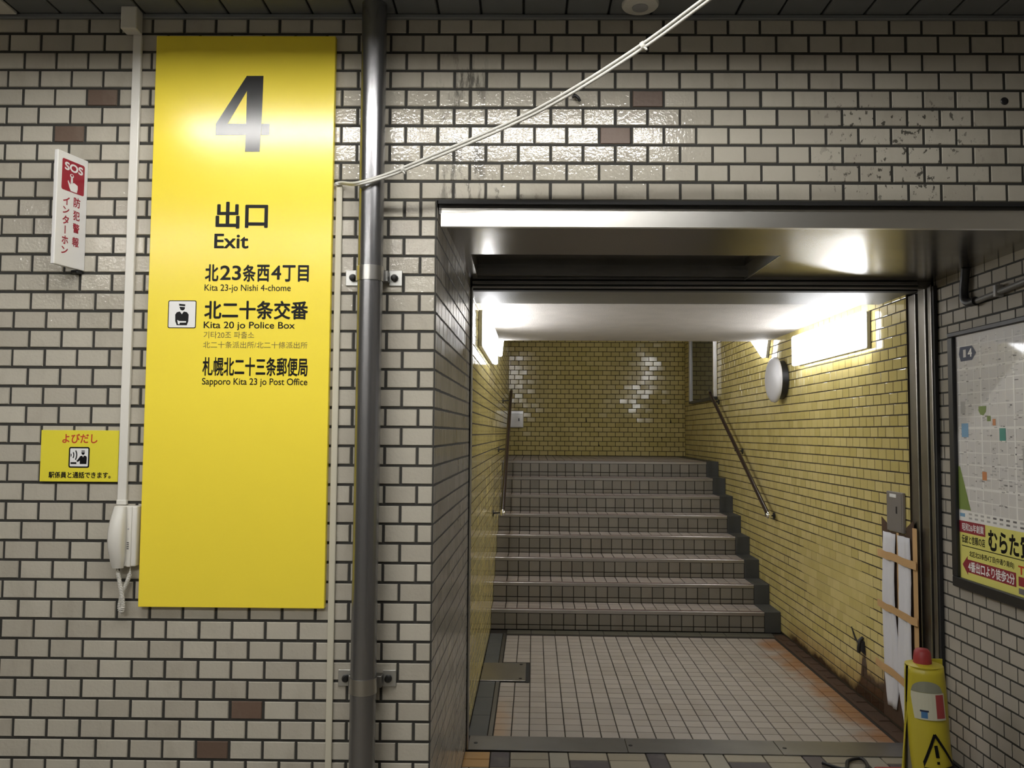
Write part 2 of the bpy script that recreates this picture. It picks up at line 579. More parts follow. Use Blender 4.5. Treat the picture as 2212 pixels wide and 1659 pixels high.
# left
mb = MB()
mb.prism([(max(.0, p[0]) if p[0] > .3 else .02, p[1]) for p in prof], 'x', UL - .06, UL, 'mortar_y')
tiles(mb, (UL, 0, 0), (0, 1, 0), (0, 0, 1), (1, 0, 0), [c[:4] for c in cl], 'yellow', joint=.0068, h=.002, bev=.0018, tilt=.006)
struct(mb.build('wall_stair_left', T=INN))
# back
mb = MB()
mb.box(UL - .06, UR + .06, VB, VB + .08, 0, 3.75, 'mortar_y')
cl = bond(UL, UR, ycourses(1.34, 3.74, .045), .1155, .03)
tiles(mb, (0, VB, 0), (1, 0, 0), (0, 0, 1), (0, -1, 0), [c[:4] for c in cl], 'yellow', joint=.0068, h=.002, bev=.0018, tilt=.014)
struct(mb.build('wall_stair_back', T=INN))

# ------------------------------------------------------------------ floors
mb = MB()
mb.box(XL, XR, -4.5, 1.436, -.08, -.004, 'floor_j')
XS = -.146
pat1 = [('fd', 1), ('fc', 2), ('fg', 1), ('fc', 2), ('fc', 2)]
pat2 = [('fd', 1), ('fc', 2), ('fg', 1), ('fd', 2), ('fc', 2)]
pat3 = [('fc', 2), ('fc', 2), ('fd', 1), ('fc', 2), ('fg', 1)]
cells = []
nrow = 0
y = 1.43
while y > -2.0:
    p = (pat1, pat2, pat3, pat3)[nrow % 4]
    x = XS - .8 * 5
    i = 0
    while x < XR:
        mname, n = p[i % 5]
        wdt = n * .1
        if nrow < 2 and x + wdt <= XS + .001:
            mname = 'fo' if x > XS - .25 else mname
        if x > XL + .02 and x + wdt < XR - .005:
            if n == 1 and nrow % 2 == 0 and p in (pat1,):
                cells.append((x, x + wdt, y - .2, y, mname))
            elif n == 1 and p is pat2:
                pass
            else:
                cells.append((x, x + wdt, y - .1, y, mname))
        x += wdt; i += 1
    y -= .1; nrow += 1
tiles(mb, (0, 0, -.004), (1, 0, 0), (0, 1, 0), (0, 0, 1), cells, 'fc', joint=.006, h=.004, bev=.0015, tilt=.002)
mb.quad((XL, -4.5, 0), (XR, -4.5, 0), (XR, -2.0, 0), (XL, -2.0, 0), 'fc')
struct(mb.build('floor'))

mb = MB()
mb.box(UL, UR, .0, 2.68, -.09, -.004, 'floor_j')
FP = .0987
cells = []
i0 = -.1455
for i in range(22):
    for j in range(24):
        a, c = i0 + i * FP, .207 + j * FP
        if c + FP > 2.53: continue
        if a + FP > 2.035: continue
        if i < 2 and 1.16 < c + FP / 2 < 1.68: continue       # cover plate sits here
        cells.append((a, a + FP, c, c + FP))
tiles(mb, (0, 0, -.004), (1, 0, 0), (0, 1, 0), (0, 0, 1), cells, 'floor_t', joint=.0055, h=.004, bev=.0012, tilt=.002)
# darker border course in front of the first step
cells = [(i0 + i * .2, i0 + (i + 1) * .2, 2.535, 2.67) for i in range(11)]
tiles(mb, (0, 0, -.004), (1, 0, 0), (0, 1, 0), (0, 0, 1), cells, 'kerb', joint=.004, h=.004, bev=.001, tilt=.001)
struct(mb.build('floor_stair_foot', T=INN))

# gutters along both sides of the stair foot
mb = MB()
for k in range(7):
    a = .205 + k * .332
    mb.box(UL + .004, -.178, a, min(a + .33, 2.53), -.003, .003, 'gutter', .002, 1)
mb.box(-.172, -.150, .205, 2.53, -.003, .004, 'steel_dark')
tag(mb.build('gutter_cover', T=INN), 'dark grey gutter cover strip along the foot of the shaded side wall', 'gutter')
mb = MB()
mb.box(2.045, UR - .004, .205, 2.60, -.003, .002, 'rust')
for k in range(14):
    a = .2 + k * .17
    w = random.uniform(.05, .1)
    mb.box(2.07, UR - .004, a, a + w, -.003, random.uniform(.004, .009), 'rust', .003, 1)
tag(mb.build('gutter', T=INN), 'rust-filled brown gutter along the foot of the stained yellow wall', 'gutter')

# threshold plates
TH = [(-.268, .565), (.568, 1.362), (1.365, 2.08)]
TL = ['steel threshold plate with one screw, beside the reveal corner', 'middle steel threshold plate, worn at its screwed end', 'dull threshold plate running under the yellow cone, by the jamb']
for k, (a, b) in enumerate(TH):
    mb = MB()
    mb.box(a, b, .0, .198, .0, .006, 'steel_dark', .0015, 1)
    o = mb.build('threshold_plate', T=INN)
    tag(o, TL[k], 'threshold plate', 'steel plates across the opening')
    sx = (-.23, .588, 1.395)[k]
    s_ = MB()
    s_.lathe([(.0001, .0062), (.011, .0062), (.0095, .0085), (.0001, .009)], 'black', Matrix.Translation((sx, .09, 0)), 12)
    s_.build('screw', o)

# stainless cover plate across the gutter
mb = MB()
mb.box(-.28, .022, 1.20, 1.625, .004, .010, 'steel', .002, 1)
mb.box(.022, .045, 1.185, 1.64, .0, .005, 'groove_and_shadow')
o = tag(mb.build('cover_plate', T=INN), 'bare metal plate screwed down across the gutter', 'cover plate')
for (x, y) in ((0, 1.585), (0, 1.245)):
    s_ = MB()
    s_.lathe([(.0001, .0102), (.012, .0102), (.010, .013), (.0001, .0135)], 'bolt', Matrix.Translation((x - .012, y, 0)), 12)
    s_.build('screw', o)

# ------------------------------------------------------------------ staircase
R_, G_, D0 = .1675, .33, 2.68
stair = tag(empty('staircase', (0, D0, 0), INN), 'tiled staircase of eight steps rising to the yellow back wall', 'stairs')
TI = Matrix.Translation((0, -D0, 0))
CP = .0987
for n in range(1, 9):
    v = D0 + (n - 1) * G_
    z0, z1 = (n - 1) * R_, n * R_
    vend = v + G_ if n < 8 else VB - .005
    mb = MB()
    mb.box(UL + .004, 2.003, v + .006, vend, z0 - (.06 if n > 1 else 0), z1 - .004, 'floor_j')
    # riser tiles: tall course over a cut one
    rz = z1 - .028
    off = UL + .02
    cells = []
    xs = [UL] + [off + CP * i for i in range(1, 24) if off + CP * i < 1.99] + [2.003]
    for a, b in zip(xs[:-1], xs[1:]):
        if b - a > .012:
            cells.append((a, b, rz - CP, rz))
            cells.append((a, b, z0, rz - CP))
    tiles(mb, (0, v + .006, 0), (1, 0, 0), (0, 0, 1), (0, -1, 0), cells, 'riser_t', joint=.007, h=.004, bev=.001, tilt=.003)
    cells = []
    q = v + .048
    while q < vend - .02:
        q2 = min(q + CP, vend)
        for a, b in zip(xs[:-1], xs[1:]):
            if b - a > .012:
                cells.append((a, b, q, q2))
        q = q2
    tiles(mb, (0, 0, z1 - .004), (1, 0, 0), (0, 1, 0), (0, 0, 1), cells, 'tread_t', joint=.007, h=.004, bev=.001, tilt=.003)
    st = mb.build('step', stair, T=TI)
    nb = MB()
    pr = [(v - .002, z1 - .028), (v + .006, z1 - .028), (v + .006, z1 - .006), (v + .048, z1 - .006), (v + .048, z1 + .001), (v + .004, z1 + .001), (v - .002, z1 - .004)]
    nb.prism(pr, 'x', UL + .003, 2.0, 'nosing')
    nb.box(UL + .003, 2.0, v + .014, v + .021, z1 + .0005, z1 + .003, 'nosing_red')
    nb.build('nosing', st)
    sb = MB()
    sb.box(2.0035, UR - .003, v, vend + (.0 if n < 8 else -.01), z0 - (.05 if n > 1 else 0), z1 + .004, 'stone', .004, 2)
    sb.build('side_block', stair, T=TI)

# ------------------------------------------------------------------ corridor ceiling
def ceil_part(mb, x0, x1, y0, y1):
    p = .1555
    i = math.floor(x0 / p)
    while i * p < x1:
        a, b = max(i * p + .004, x0), min((i + 1) * p - .004, x1)
        if b > a:
            mb.box(a, b, y0, y1, CEIL, CEIL + .012, 'ceil', .003, 1)
        i += 1
    mb.quad((x0, y0, CEIL + .010), (x0, y1, CEIL + .010), (x1, y1, CEIL + .010), (x1, y0, CEIL + .010), 'groove_and_shadow')
FX = [(-1.78, .80, -1.31), (-3.90, -.30, -3.70)]
HW = .125
mb = MB()
ys = [0.0]
for (a, b, yc) in FX:
    ys += [yc + HW, yc - HW]
ys.append(-4.5)
for k in range(0, len(ys), 2):
    ceil_part(mb, XL, XR, ys[k + 1], ys[k])
for (a, b, yc) in FX:
    ceil_part(mb, XL, a, yc - HW, yc + HW)
    ceil_part(mb, b, XR, yc - HW, yc + HW)
struct(mb.build('ceiling'))
mb = MB()
mb.box(XL, XR, -.022, -.0045, CEIL - .018, CEIL - .001, 'ceil', .003, 1)
struct(mb.build('trim_1'))

# recessed twin-tube fittings in that ceiling (they light the corridor)
LBL = ['recessed twin-tube ceiling light above the front of the corridor', 'recessed twin-tube ceiling light further back in the corridor']
for k, (a, b, yc) in enumerate(FX):
    f = tag(empty('ceiling_light', ((a + b) / 2, yc, CEIL)), LBL[k], 'ceiling light', 'recessed corridor lights')
    TB = Matrix.Translation((-(a + b) / 2, -yc, -CEIL))
    mb = MB()
    t, zt = .004, CEIL + .09
    mb.box(a, b, yc - HW, yc + HW, zt, zt + t, 'boxgrey')
    mb.box(a, b, yc - HW, yc - HW + t, CEIL - .001, zt, 'boxgrey')
    mb.box(a, b, yc + HW - t, yc + HW, CEIL - .001, zt, 'boxgrey')
    mb.box(a, a + t, yc - HW, yc + HW, CEIL - .001, zt, 'boxgrey')
    mb.box(b - t, b, yc - HW, yc + HW, CEIL - .001, zt, 'boxgrey')
    mb.build('housing', f, T=TB)
    half = (b - a) / 2
    for q in range(2):
        x0 = a + .05 + q * half
        tb = MB()
        tb.tube([(x0, yc, CEIL + .030), (x0 + half - .1, yc, CEIL + .030)], .016, 'tube' if k == 0 else 'tube_back', 16)
        to = tb.build('tube', f, 60, T=TB)
        for xx in (x0 - .02, x0 + half - .098):
            eb = MB()
            eb.box(xx, xx + .018, yc - .018, yc + .018, CEIL + .015, CEIL + .088, 'white_pl', .003, 1)
            eb.build('lamp_holder', to)

# smoke detector and ceiling plate
mb = MB()
mb.lathe([(.066, 0), (.066, -.006), (.062, -.011), (.035, -.014), (.001, -.015)], 'white_pl', None, 40)
o = mb.build('smoke_detector', None, 40, Matrix.Translation((.416, -.094, CEIL)))
tag(o, 'round grey smoke detector on the dark ceiling above the lintel', 'smoke detector')
r_ = MB(); r_.lathe([(.028, -.012), (.028, -.018), (.022, -.021), (.001, -.022)], 'grey_pl', None, 24)
r_.build('sensor_cap', o, 40)
mb = MB()
mb.box(-2.35, -1.862, -.32, -.03, CEIL - .012, CEIL, 'white_pl', .004, 2)
tag(mb.build('ceiling_hatch'), 'pale flat hatch plate on the ceiling beside the front wall', 'hatch')

# ------------------------------------------------------------------ header over the opening
SOF = 2.469
mb = MB()
mb.box(CORNER + .004, XR - .006, .035, .05, 2.452, LINT, 'steel_dark')
mb.box(CORNER + .004, XR - .006, .0, .006, LINT - .012, LINT, 'groove_and_shadow')  # black strip standing in for the shadow beneath the bricks
struct(mb.build('trim_2'))
mb = MB()
# lip: steel angle along the front lower edge
mb.prism([(.008, 2.40), (.03, 2.40), (.03, SOF + .004), (.035, SOF + .004), (.035, 2.452), (.008, 2.449)], 'x', CORNER + .014, XR - .006, 'lip')
struct(mb.build('trim_3'))
# soffit of the passage: polished steel with a recessed shutter pocket
mb = MB()
RX0, RX1, RY0, RY1 = -.235, 1.18, .80, 1.40
XA = CORNER + .004
def sq(x0, x1, y0, y1, z):
    mb.quad((x0, y0, z), (x0, y1, z), (x1, y1, z), (x1, y0, z), 'soffit')
def soffit_mat():
    m, nt, b = mat('polished_soffit_steel')
    g = G(nt)
    b.inputs['Metallic'].default_value = .95
    c = g.mix(g.noise(3, 4), (.24, .225, .20), (.34, .32, .29))
    nt.links.new(c, b.inputs['Base Color'])
    rg = g.m('ADD', .16, g.m('MULTIPLY', g.noise(5, 4, (.4, 3, 1)), .12))
    nt.links.new(rg, b.inputs['Roughness'])
    g.bump(g.noise(2.5, 1), .05, .02, b)
    return m
M['soffit'] = soffit_mat()
sq(XA, XR, .03, RY0, SOF); sq(XA, XR, RY1, 1.44, SOF); sq(XA, RX0, RY0, RY1, SOF); sq(RX1, XR, RY0, RY1, SOF)
RD = .075
sq(RX0, RX1, RY0, RY1, SOF + RD)
mb.quad((RX0, RY0, SOF), (RX0, RY0, SOF + RD), (RX1, RY0, SOF + RD), (RX1, RY0, SOF), 'steel_dark')
mb.quad((RX0, RY1, SOF), (RX1, RY1, SOF), (RX1, RY1, SOF + RD), (RX0, RY1, SOF + RD), 'steel_dark')
mb.quad((RX0, RY0, SOF), (RX0, RY1, SOF), (RX0, RY1, SOF + RD), (RX0, RY0, SOF + RD), 'steel_dark')
mb.quad((RX1, RY0, SOF), (RX1, RY0, SOF + RD), (RX1, RY1, SOF + RD), (RX1, RY1, SOF), 'galv')
mb.box(RX0, RX1, 1.33, 1.345, SOF + .005, SOF + .04, 'steel_dark')
mb.box(RX1 - .001, RX1 + .004, RY0, RY1, SOF - .002, SOF + .004, 'aluminium')
struct(mb.build('ceiling_soffit'))
# slab filling the wall over the soffit so no light leaks
mb = MB()
mb.box(CORNER - .1, XR + .12, .12, 1.50, SOF + .10, SOF + .16, 'wallpaint')
mb.box(CORNER - .1, XR + .12, 1.44, 1.50, SOF + .02, SOF + .16, 'wallpaint')
struct(mb.build('ceiling_slab'))

# ------------------------------------------------------------------ frame at the stair opening
mb = MB()
mb.box(-.268, 2.10, .0, .05, 2.447, 2.466, 'steel_dark', .003, 1)
mb.box(-.268, 2.10, .003, .05, 2.437, 2.447, 'groove_and_shadow')
mb.box(-.268, 2.10, .0, .05, 2.425, 2.437, 'steel', .002, 1)
mb.box(-.268, 2.10, .01, .06, 2.415, 2.425, 'groove_and_shadow')
struct(mb.build('trim_head', T=INN))
mb = MB()
mb.box(-.29, -.272, -.004, .05, 0, 2.43, 'groove_and_shadow')
mb.box(-.272, -.263, -.002, .05, 0, 2.43, 'steel', .002, 1)
mb.box(-.285, -.268, .05, .058, 0, 2.43, 'groove_and_shadow')
struct(mb.build('trim_jamb_left', T=INN))
# right jamb: shutter guide with three steel ribs and two grooves
mb = MB()
mb.box(2.172, 2.19, -.012, .24, 0, 2.44, 'groove_and_shadow')
mb.box(2.147, 2.172, .150, .236, 0, 2.425, 'jamb_steel', .004, 2)
mb.box(2.156, 2.173, .056, .138, 0, 2.44, 'jamb_steel', .004, 2)
mb.box(2.165, 2.174, .008, .045, 0, 2.45, 'jamb_steel', .003, 2)
struct(mb.build('trim_jamb_right', T=INN))

# ceiling inside the stair passage
mb = MB()
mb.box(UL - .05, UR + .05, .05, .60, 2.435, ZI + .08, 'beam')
mb.box(UL - .05, UR + .05, .60, .625, 2.445, ZI + .08, 'groove_and_shadow')
mb.box(UL - .05, UR + .05, .625, VE, ZI, ZI + .08, 'conc')
ve2 = VE + (3.75 - ZI) / SL
mb.prism([(VE, ZI), (ve2, 3.75), (VB + .06, 3.75), (VB + .06, 3.83), (ve2, 3.83), (VE, ZI + .08)], 'x', UL - .05, UR + .05, 'conc')
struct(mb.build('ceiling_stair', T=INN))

# ------------------------------------------------------------------ lamps of the stair passage
def wall_lamp(side, v, z, ang, label):
    """side +1 = on the right wall, -1 = left; v,z = centre on the wall"""
    wall = UR - .0035 if side > 0 else UL + .0035
    base = INN @ Matrix.Translation((wall, v, z)) @ Matrix.Rotation(ang, 4, 'X')
    o = empty('wall_lamp')
    o.matrix_basis = base
    tag(o, label, 'wall lamp', 'wall lamps in the stair passage')
    s = -side
    L2, H2 = .69, .1175
    mb = MB()
    mb.box(min(0, s * .028), max(0, s * .028), -L2 + .001, L2 - .001, -H2 + .002, H2 - .006, 'grey_pl', .004, 1)
    mb.build('housing', o)
    mb = MB()
    mb.box(min(s * .0285, s * .064), max(s * .0285, s * .064), -L2, L2, -H2, H2 - .004, 'lamp', .014, 3)
    mb.build('diffuser', o, 40)
    return o
wall_lamp(1, 1.41, 2.302, 0, 'long glowing wall lamp level with the ceiling on the stained yellow wall')
wall_lamp(-1, 1.41, 2.302, 0, 'long glowing wall lamp on the shaded wall just inside the opening')
wall_lamp(1, 3.52, 2.74, math.atan(SL), 'sloping lit wall lamp above the white dome, mostly hidden by the ceiling')
wall_lamp(-1, 3.52, 2.74, math.atan(SL), 'sloping lit wall lamp above the handrail on the shaded wall')

# ------------------------------------------------------------------ handrails
def handrail(u, wall, label):
    a, b = Vector((u, 2.74, .968)), Vector((u, 5.07, 2.122))
    o = tag(empty('handrail', tuple(a), INN), label, 'handrail', 'handrails of the staircase')
    T = Matrix.Translation(-a)
    mb = MB(); mb.tube([a, b], .019, 'rail', 16)
    mb.build('rail', o, 50, T)
    d = (b - a).normalized()
    for p, q in ((a - d * .025, a + d * .02), (b - d * .02, b + d * .025)):
        e = MB(); e.tube([p, p + d * .008, q], .0215, 'chrome', 16, radii=[.014, .0215, .0215])
        e.build('end_cap', o, 50, T)
    for t in (.04, .5, .955):
        p = a.lerp(b, t)
        k = MB()
        w = wall
        dn = Vector((0, 0, -.055))
        k.tube([p + Vector((0, 0, -.017)), p + dn, Vector((w, p.y, p.z - .06))], .007, 'black', 10)
        s = 1 if w > u else -1
        Tm = Matrix.Translation((w - s * .004, p.y, p.z - .06)) @ Matrix.Rotation(math.pi / 2, 4, 'Y')
        k.lathe([(.001, -.004), (.03, -.004), (.03, .003), (.001, .003)], 'black', Tm, 20)
        k.build('bracket', o, 40, T)
    return o
handrail(2.06, UR - .003, 'dark brown handrail with chrome ends on the stained yellow wall')
handrail(-.195, UL + .003, 'dark brown handrail on the shaded wall, seen almost end on')

# ------------------------------------------------------------------ things on the inner right wall
# round dome light
o = empty('dome_lamp', (UR - .003, 2.53, 2.105), INN)
tag(o, 'round unlit white dome lamp on a black base, on the yellow wall', 'lamp')
RY = Matrix.Rotation(-math.pi / 2, 4, 'Y')
mb = MB(); mb.lathe([(.150, 0), (.160, .004), (.160, .052), (.152, .06), (.001, .06)], 'black', RY, 48)
mb.build('base', o, 40)
mb = MB(); mb.lathe([(.15, .06), (.186, .062), (.19, .072), (.184, .09), (.16, .108), (.11, .124), (.05, .131), (.001, .132)], 'dome', RY, 48)
mb.build('dome', o, 60)

# glazed case near the back corner
o = empty('display_case', (UR - .003, 5.78, 2.04), INN)
tag(o, 'tall glazed case in an aluminium frame near the back corner', 'display case')
mb = MB()
w, h, d = .75, .93, .045
mb.box(-d, -.001, -w, w, 0, .035, 'black', .003, 1)
mb.box(-d, -.001, -w, -w + .045, .035, h, 'aluminium', .003, 1)
mb.box(-d, -.001, w - .045, w, .035, h, 'aluminium', .003, 1)
mb.box(-d, -.001, -w, w, h, h + .04, 'aluminium', .003, 1)
mb.build('frame', o)
mb = MB(); mb.box(-.022, -.002, -w + .045, w - .045, .035, h, 'glass')
mb.build('glass_panel', o)

# grey lock box
o = empty('lock_box', (UR - .003, .395, 1.125), INN)
tag(o, 'small grey steel lock box on the yellow wall over the taped cloth', 'box')
mb = MB(); mb.box(-.018, 0, -.105, .105, -.02, .205, 'boxgrey', .004, 2); mb.build('body', o)
mb = MB()
mb.box(-.0205, -.018, -.095, .095, -.01, .196, 'boxgrey', .001, 1)
mb.box(-.0215, -.0205, -.042, -.026, .085, .125, 'black')
dd = mb.build('door', o)
mb = MB(); mb.box(-.0212, -.0204, -.03, .055, .174, .193, 'white'); mb.build('name_tag', dd)

# cloth patch over the broken wall, held by tape
def patch(name, cols, z0, z1, amp, m, seed, xoff=.0):
    rnd = random.Random(seed)
    mb = MB()
    nv, nz = 10, 26
    vs, fs = [], []
    for j in range(nz + 1):
        t = j / nz
        for i in range(nv + 1):
            s = i / nv
            v = cols(t, s)
            z = z0 + (z1 - z0) * t
            b = xoff + amp * (.5 + .5 * math.sin(3.1 * math.pi * s + .6 * math.sin(5 * t + seed))) * (.4 + .6 * math.sin(math.pi * min(1, max(0, t)))) + rnd.uniform(0, .002)
            vs.append((-b, v, z))
    for j in range(nz):
        for i in range(nv):
            a = j * (nv + 1) + i
            fs.append((a, a + nv + 1, a + nv + 2, a + 1))
    mb.add(vs, fs, m)
    return mb
o = empty('taped_cloth', (UR - .003, 0, 0), INN)
tag(o, 'white cloth strips taped over a broken patch of the yellow wall', 'cloth')
mb = MB()
pl = [(.625, .02), (.605, .35), (.618, .70), (.60, .95), (.61, 1.17), (.515, 1.13), (.51, 1.098), (.285, 1.098), (.28, 1.14), (.19, 1.19), (.186, .02)]
mb.prism(pl, 'x', -.0035, -.0005, 'rust')
mb.build('broken_edge', o)
patch('strip', lambda t, s: (.582 - .035 * max(0, .18 - t) / .18 - s * (.20 - .03 * t - .09 * max(0, .2 - t) / .2) - .012 * math.sin(7 * t)), .10, 1.09, .02, 'paper', 1, .006).build('cloth_strip', o, 60, solid=.001)
patch('strip', lambda t, s: (.375 - .05 * max(0, .2 - t) / .2 - s * (.145 + .06 * (1 - t) - .11 * max(0, .2 - t) / .2) + .014 * math.sin(6 * t)), .06, 1.09, .022, 'paper', 2, .008).build('cloth_strip', o, 60, solid=.001)
def tape(v0, z0, v1, z1, wd, off=.034):
    mb = MB()
    n = 8
    vs, fs = [], []
    for i in range(n + 1):
        t = i / n
        v, z = v0 + (v1 - v0) * t, z0 + (z1 - z0) * t
        jag = random.uniform(-.003, .003)
        bx = -off - .003 * math.sin(9 * t)
        vs += [(bx, v, z - wd / 2 + jag), (bx, v, z + wd / 2 + jag)]
    for i in range(n):
        fs.append((2 * i, 2 * i + 1, 2 * i + 3, 2 * i + 2))
    mb.add(vs, fs, 'tape')
    mb.build('tape_strip', o, 0, solid=.001)
tape(.60, .965, .10, .955, .044)
tape(.615, .668, .095, .66, .042)
tape(.655, .32, .20, .30, .044)
mb = MB(); mb.box(-.012, -.0105, .135, .188, .42, 1.15, 'tape', .0005, 1); mb.build('tape_strip', o)
mb = MB(); mb.box(-.0065, -.005, .372, .402, .30, 1.10, 'tape', .0005, 1); mb.build('tape_strip', o)

# pipe stub poking out of a crack
o = empty('pipe_stub', (UR - .003, .93, .335), INN)
tag(o, 'black broken pipe stub in the cracked wall above the rust stain', 'pipe')
mb = MB()
mb.tube([(0, .0, .05), (-.022, -.004, .035), (-.03, -.006, -.01), (-.028, 0, -.04)], .011, 'black', 10)
mb.build('stub', o, 40)
mb = MB()
mb.prism([(.19, .075), (.175, .078), (.12, .03), (.07, .0), (.075, -.008), (.13, .012), (.17, .055)], 'x', -.004, -.0015, 'black')
mb.prism([(.05, -.04), (.03, .045), (-.03, .03), (-.045, -.05)], 'x', -.004, -.0015, 'groove_and_shadow')
mb.build('crack', o)

# steel box at the back left corner
o = empty('wall_box', (-.175, VB - .003, 1.72), INN)
tag(o, 'small shiny steel box on the back wall behind the handrail', 'box')
mb = MB(); mb.box(-.105, .10, -.07, 0, 0, .235, 'aluminium', .008, 2); mb.build('body', o)
mb = MB(); mb.box(-.095, .09, -.074, -.07, .01, .19, 'steel', .002, 1); mb.box(.03, .045, -.077, -.074, .09, .13, 'black')
mb.build('door', o)

# ------------------------------------------------------------------ text helper
_cu = bpy.data.curves.new('lettering', 'FONT')
_to = bpy.data.objects.new('lettering_source', _cu)
COL.objects.link(_to)
def glyphs(body, weight):
    _cu.body = body
    _cu.size = 1
    _cu.offset = weight
    bpy.context.view_layer.update()
    dg = bpy.context.evaluated_depsgraph_get()
    me = bpy.data.meshes.new_from_object(_to.evaluated_get(dg))
    v = [tuple(p.co) for p in me.vertices]
    f = [tuple(p.vertices) for p in me.polygons]
    bpy.data.meshes.remove(me)
    return v, f
def text(mb, body, rect, mapper, m, weight=.012, out=1):
    """fit the glyph outlines of body into rect (x0,x1,z0,z1); mapper(x,z) -> 3-D point; weight thickens the strokes (em)"""
    v, f = glyphs(body, 0)
    v = np.array(v)
    mn, mx = v.min(0) - weight, v.max(0) + weight
    x0, x1, z0, z1 = rect
    offs = [(0, 0)]
    if weight:
        offs = [(weight * math.cos(a), weight * math.sin(a)) for a in np.linspace(0, 2 * math.pi, 9)[:-1]]
    p0 = Vector(mapper(x0, z0))
    nn = (Vector(mapper(x1, z0)) - p0).cross(Vector(mapper(x0, z1)) - p0).normalized() * out
    for k, (dx, dz) in enumerate(offs):
        vs = [Vector(mapper(x0 + (p[0] + dx - mn[0]) / (mx[0] - mn[0]) * (x1 - x0), z0 + (p[1] + dz - mn[1]) / (mx[1] - mn[1]) * (z1 - z0))) + nn * (k * 2.5e-5) for p in v]
        mb.add(vs, f, m)
def line(parent, T, body, rect, mapper, m, weight=.012, out=1):
    mb = MB()
    text(mb, body, rect, mapper, m, weight, out)
    return mb.build('lettering', parent, T=T)
def poly(mb, pts, mapper, m):
    mb.add([mapper(*p) for p in pts], [list(range(len(pts)))], m)
def norm(rect):
    x0, x1, z0, z1 = rect
    return lambda s, t: (x0 + s * (x1 - x0), z1 - t * (z1 - z0))
def rrect(x0, x1, z0, z1, r, n=5):
    out = []
    for (cx, cz, a0) in ((x1 - r, z1 - r, 0), (x0 + r, z1 - r, 90), (x0 + r, z0 + r, 180), (x1 - r, z0 + r, 270)):
        for i in range(n + 1):
            a = math.radians(a0 + 90 * i / n)
            out.append((cx + r * math.cos(a), cz + r * math.sin(a)))
    return out

# ------------------------------------------------------------------ exit sign
SX0, SX1, SZ0, SZ1 = -1.3445, -.687, 1.0285, 3.0938
o = empty('exit_sign', (SX0, -.004, SZ0))
tag(o, 'tall yellow exit sign board with a large 4 on the front wall', 'sign')
TS = Matrix.Translation((-SX0, .004, -SZ0))
mb = MB(); mb.box(SX0, SX1, -.03, -.0045, SZ0, SZ1, 'sign_y', .0015, 1)
mb.build('panel', o, T=TS)
FY = -.0306
mp = lambda x, z: (x, FY, z)
mb = MB()
N4 = norm((-1.1173, -.9211, 2.6613, 2.9436))
def n4(p):   # crop pixels -> normalised
    return N4((p[0] - 1383) / 347, (p[1] - 487) / 485)
quads = [[(1575, 487), (1383, 793), (1460, 793), (1578, 585)], [(1575, 487), (1578, 585), (1578, 793), (1678, 793), (1683, 487)],
         [(1383, 793), (1383, 868), (1578, 866), (1578, 793)], [(1578, 793), (1576, 972), (1670, 972), (1678, 793)], [(1678, 793), (1676, 866), (1730, 866), (1730, 793)]]
for k, q in enumerate(quads):
    poly(mb, [n4(p) for p in q], (lambda d: (lambda x, z: (x, FY - d, z)))(k * 3e-5), 'ink_gloss')
mb.build('numeral', o, T=TS)
B = .026
for body, r, w in [('出口', (-1.1085, -.9188, 2.3788, 2.4771), .022), ('Exit', (-1.1109, -.9868, 2.3059, 2.36), .018),
                   ('北', (-1.1409, -1.0926, 2.1859, 2.2485), B), ('23', (-1.0865, -1.0109, 2.191, 2.2442), .018), ('条', (-1.0049, -.9579, 2.1853, 2.2475), B),
                   ('西', (-.9534, -.9081, 2.1856, 2.2478), B), ('4', (-.9019, -.8659, 2.1934, 2.245), .018), ('丁', (-.8613, -.8143, 2.1861, 2.2468), B), ('目', (-.8053, -.7661, 2.1863, 2.247), B),
                   ('Kita 23-jo Nishi 4-chome', (-1.1411, -.8304, 2.1447, 2.1757), .006),
                   ('北二十条交番', (-1.1397, -.7662, 2.0494, 2.1172), .026), ('Kita 20 jo Police Box', (-1.1405, -.8124, 2.0092, 2.0409), .012),
                   ('札幌北二十三条郵便局', (-1.1404, -.7635, 1.8455, 1.9128), .022), ('Sapporo Kita 23 jo Post Office', (-1.1404, -.7631, 1.8066, 1.8381), .010)]:
    line(o, TS, body, r, mp, 'ink', w)
line(o, TS, '기타20조 파출소', (-1.1396, -.9581, 1.9804, 2.0054), mp, 'ink_thin', 0)
line(o, TS, '北二十条派出所/北二十條派出所', (-1.1402, -.766, 1.9452, 1.9693), mp, 'ink_thin', 0)
mb = MB()
pr = (-1.2703, -1.1685, 2.0161, 2.1165)
poly(mb, rrect(*pr, .006), mp, 'ink')
mp2 = lambda x, z: (x, FY - .0004, z)
poly(mb, rrect(pr[0] + .003, pr[1] - .003, pr[2] + .003, pr[3] - .003, .004), mp2, 'white')
mp3 = lambda x, z: (x, FY - .0008, z)
mp4 = lambda x, z: (x, FY - .0012, z)
Np = norm(pr)
def np_(pts):
    return [Np((x - 128) / 332, (y - 493) / 327) for x, y in pts]
poly(mb, np_([(256, 532), (330, 540), (328, 562), (258, 556)]), mp3, 'ink')
poly(mb, np_([(260, 568), (326, 572), (326, 592), (312, 608), (294, 613), (274, 602)]), mp3, 'ink')
poly(mb, np_([(214, 660), (234, 632), (268, 624), (292, 656), (292, 785), (236, 785), (217, 740)]), mp3, 'ink')
poly(mb, np_([(292, 656), (315, 624), (350, 630), (373, 660), (370, 740), (354, 785), (292, 785)]), mp3, 'ink')
poly(mb, np_([(240, 724), (266, 736), (345, 738), (345, 754), (270, 756), (268, 776), (250, 770)]), mp4, 'white')
mb.build('pictogram', o, T=TS)

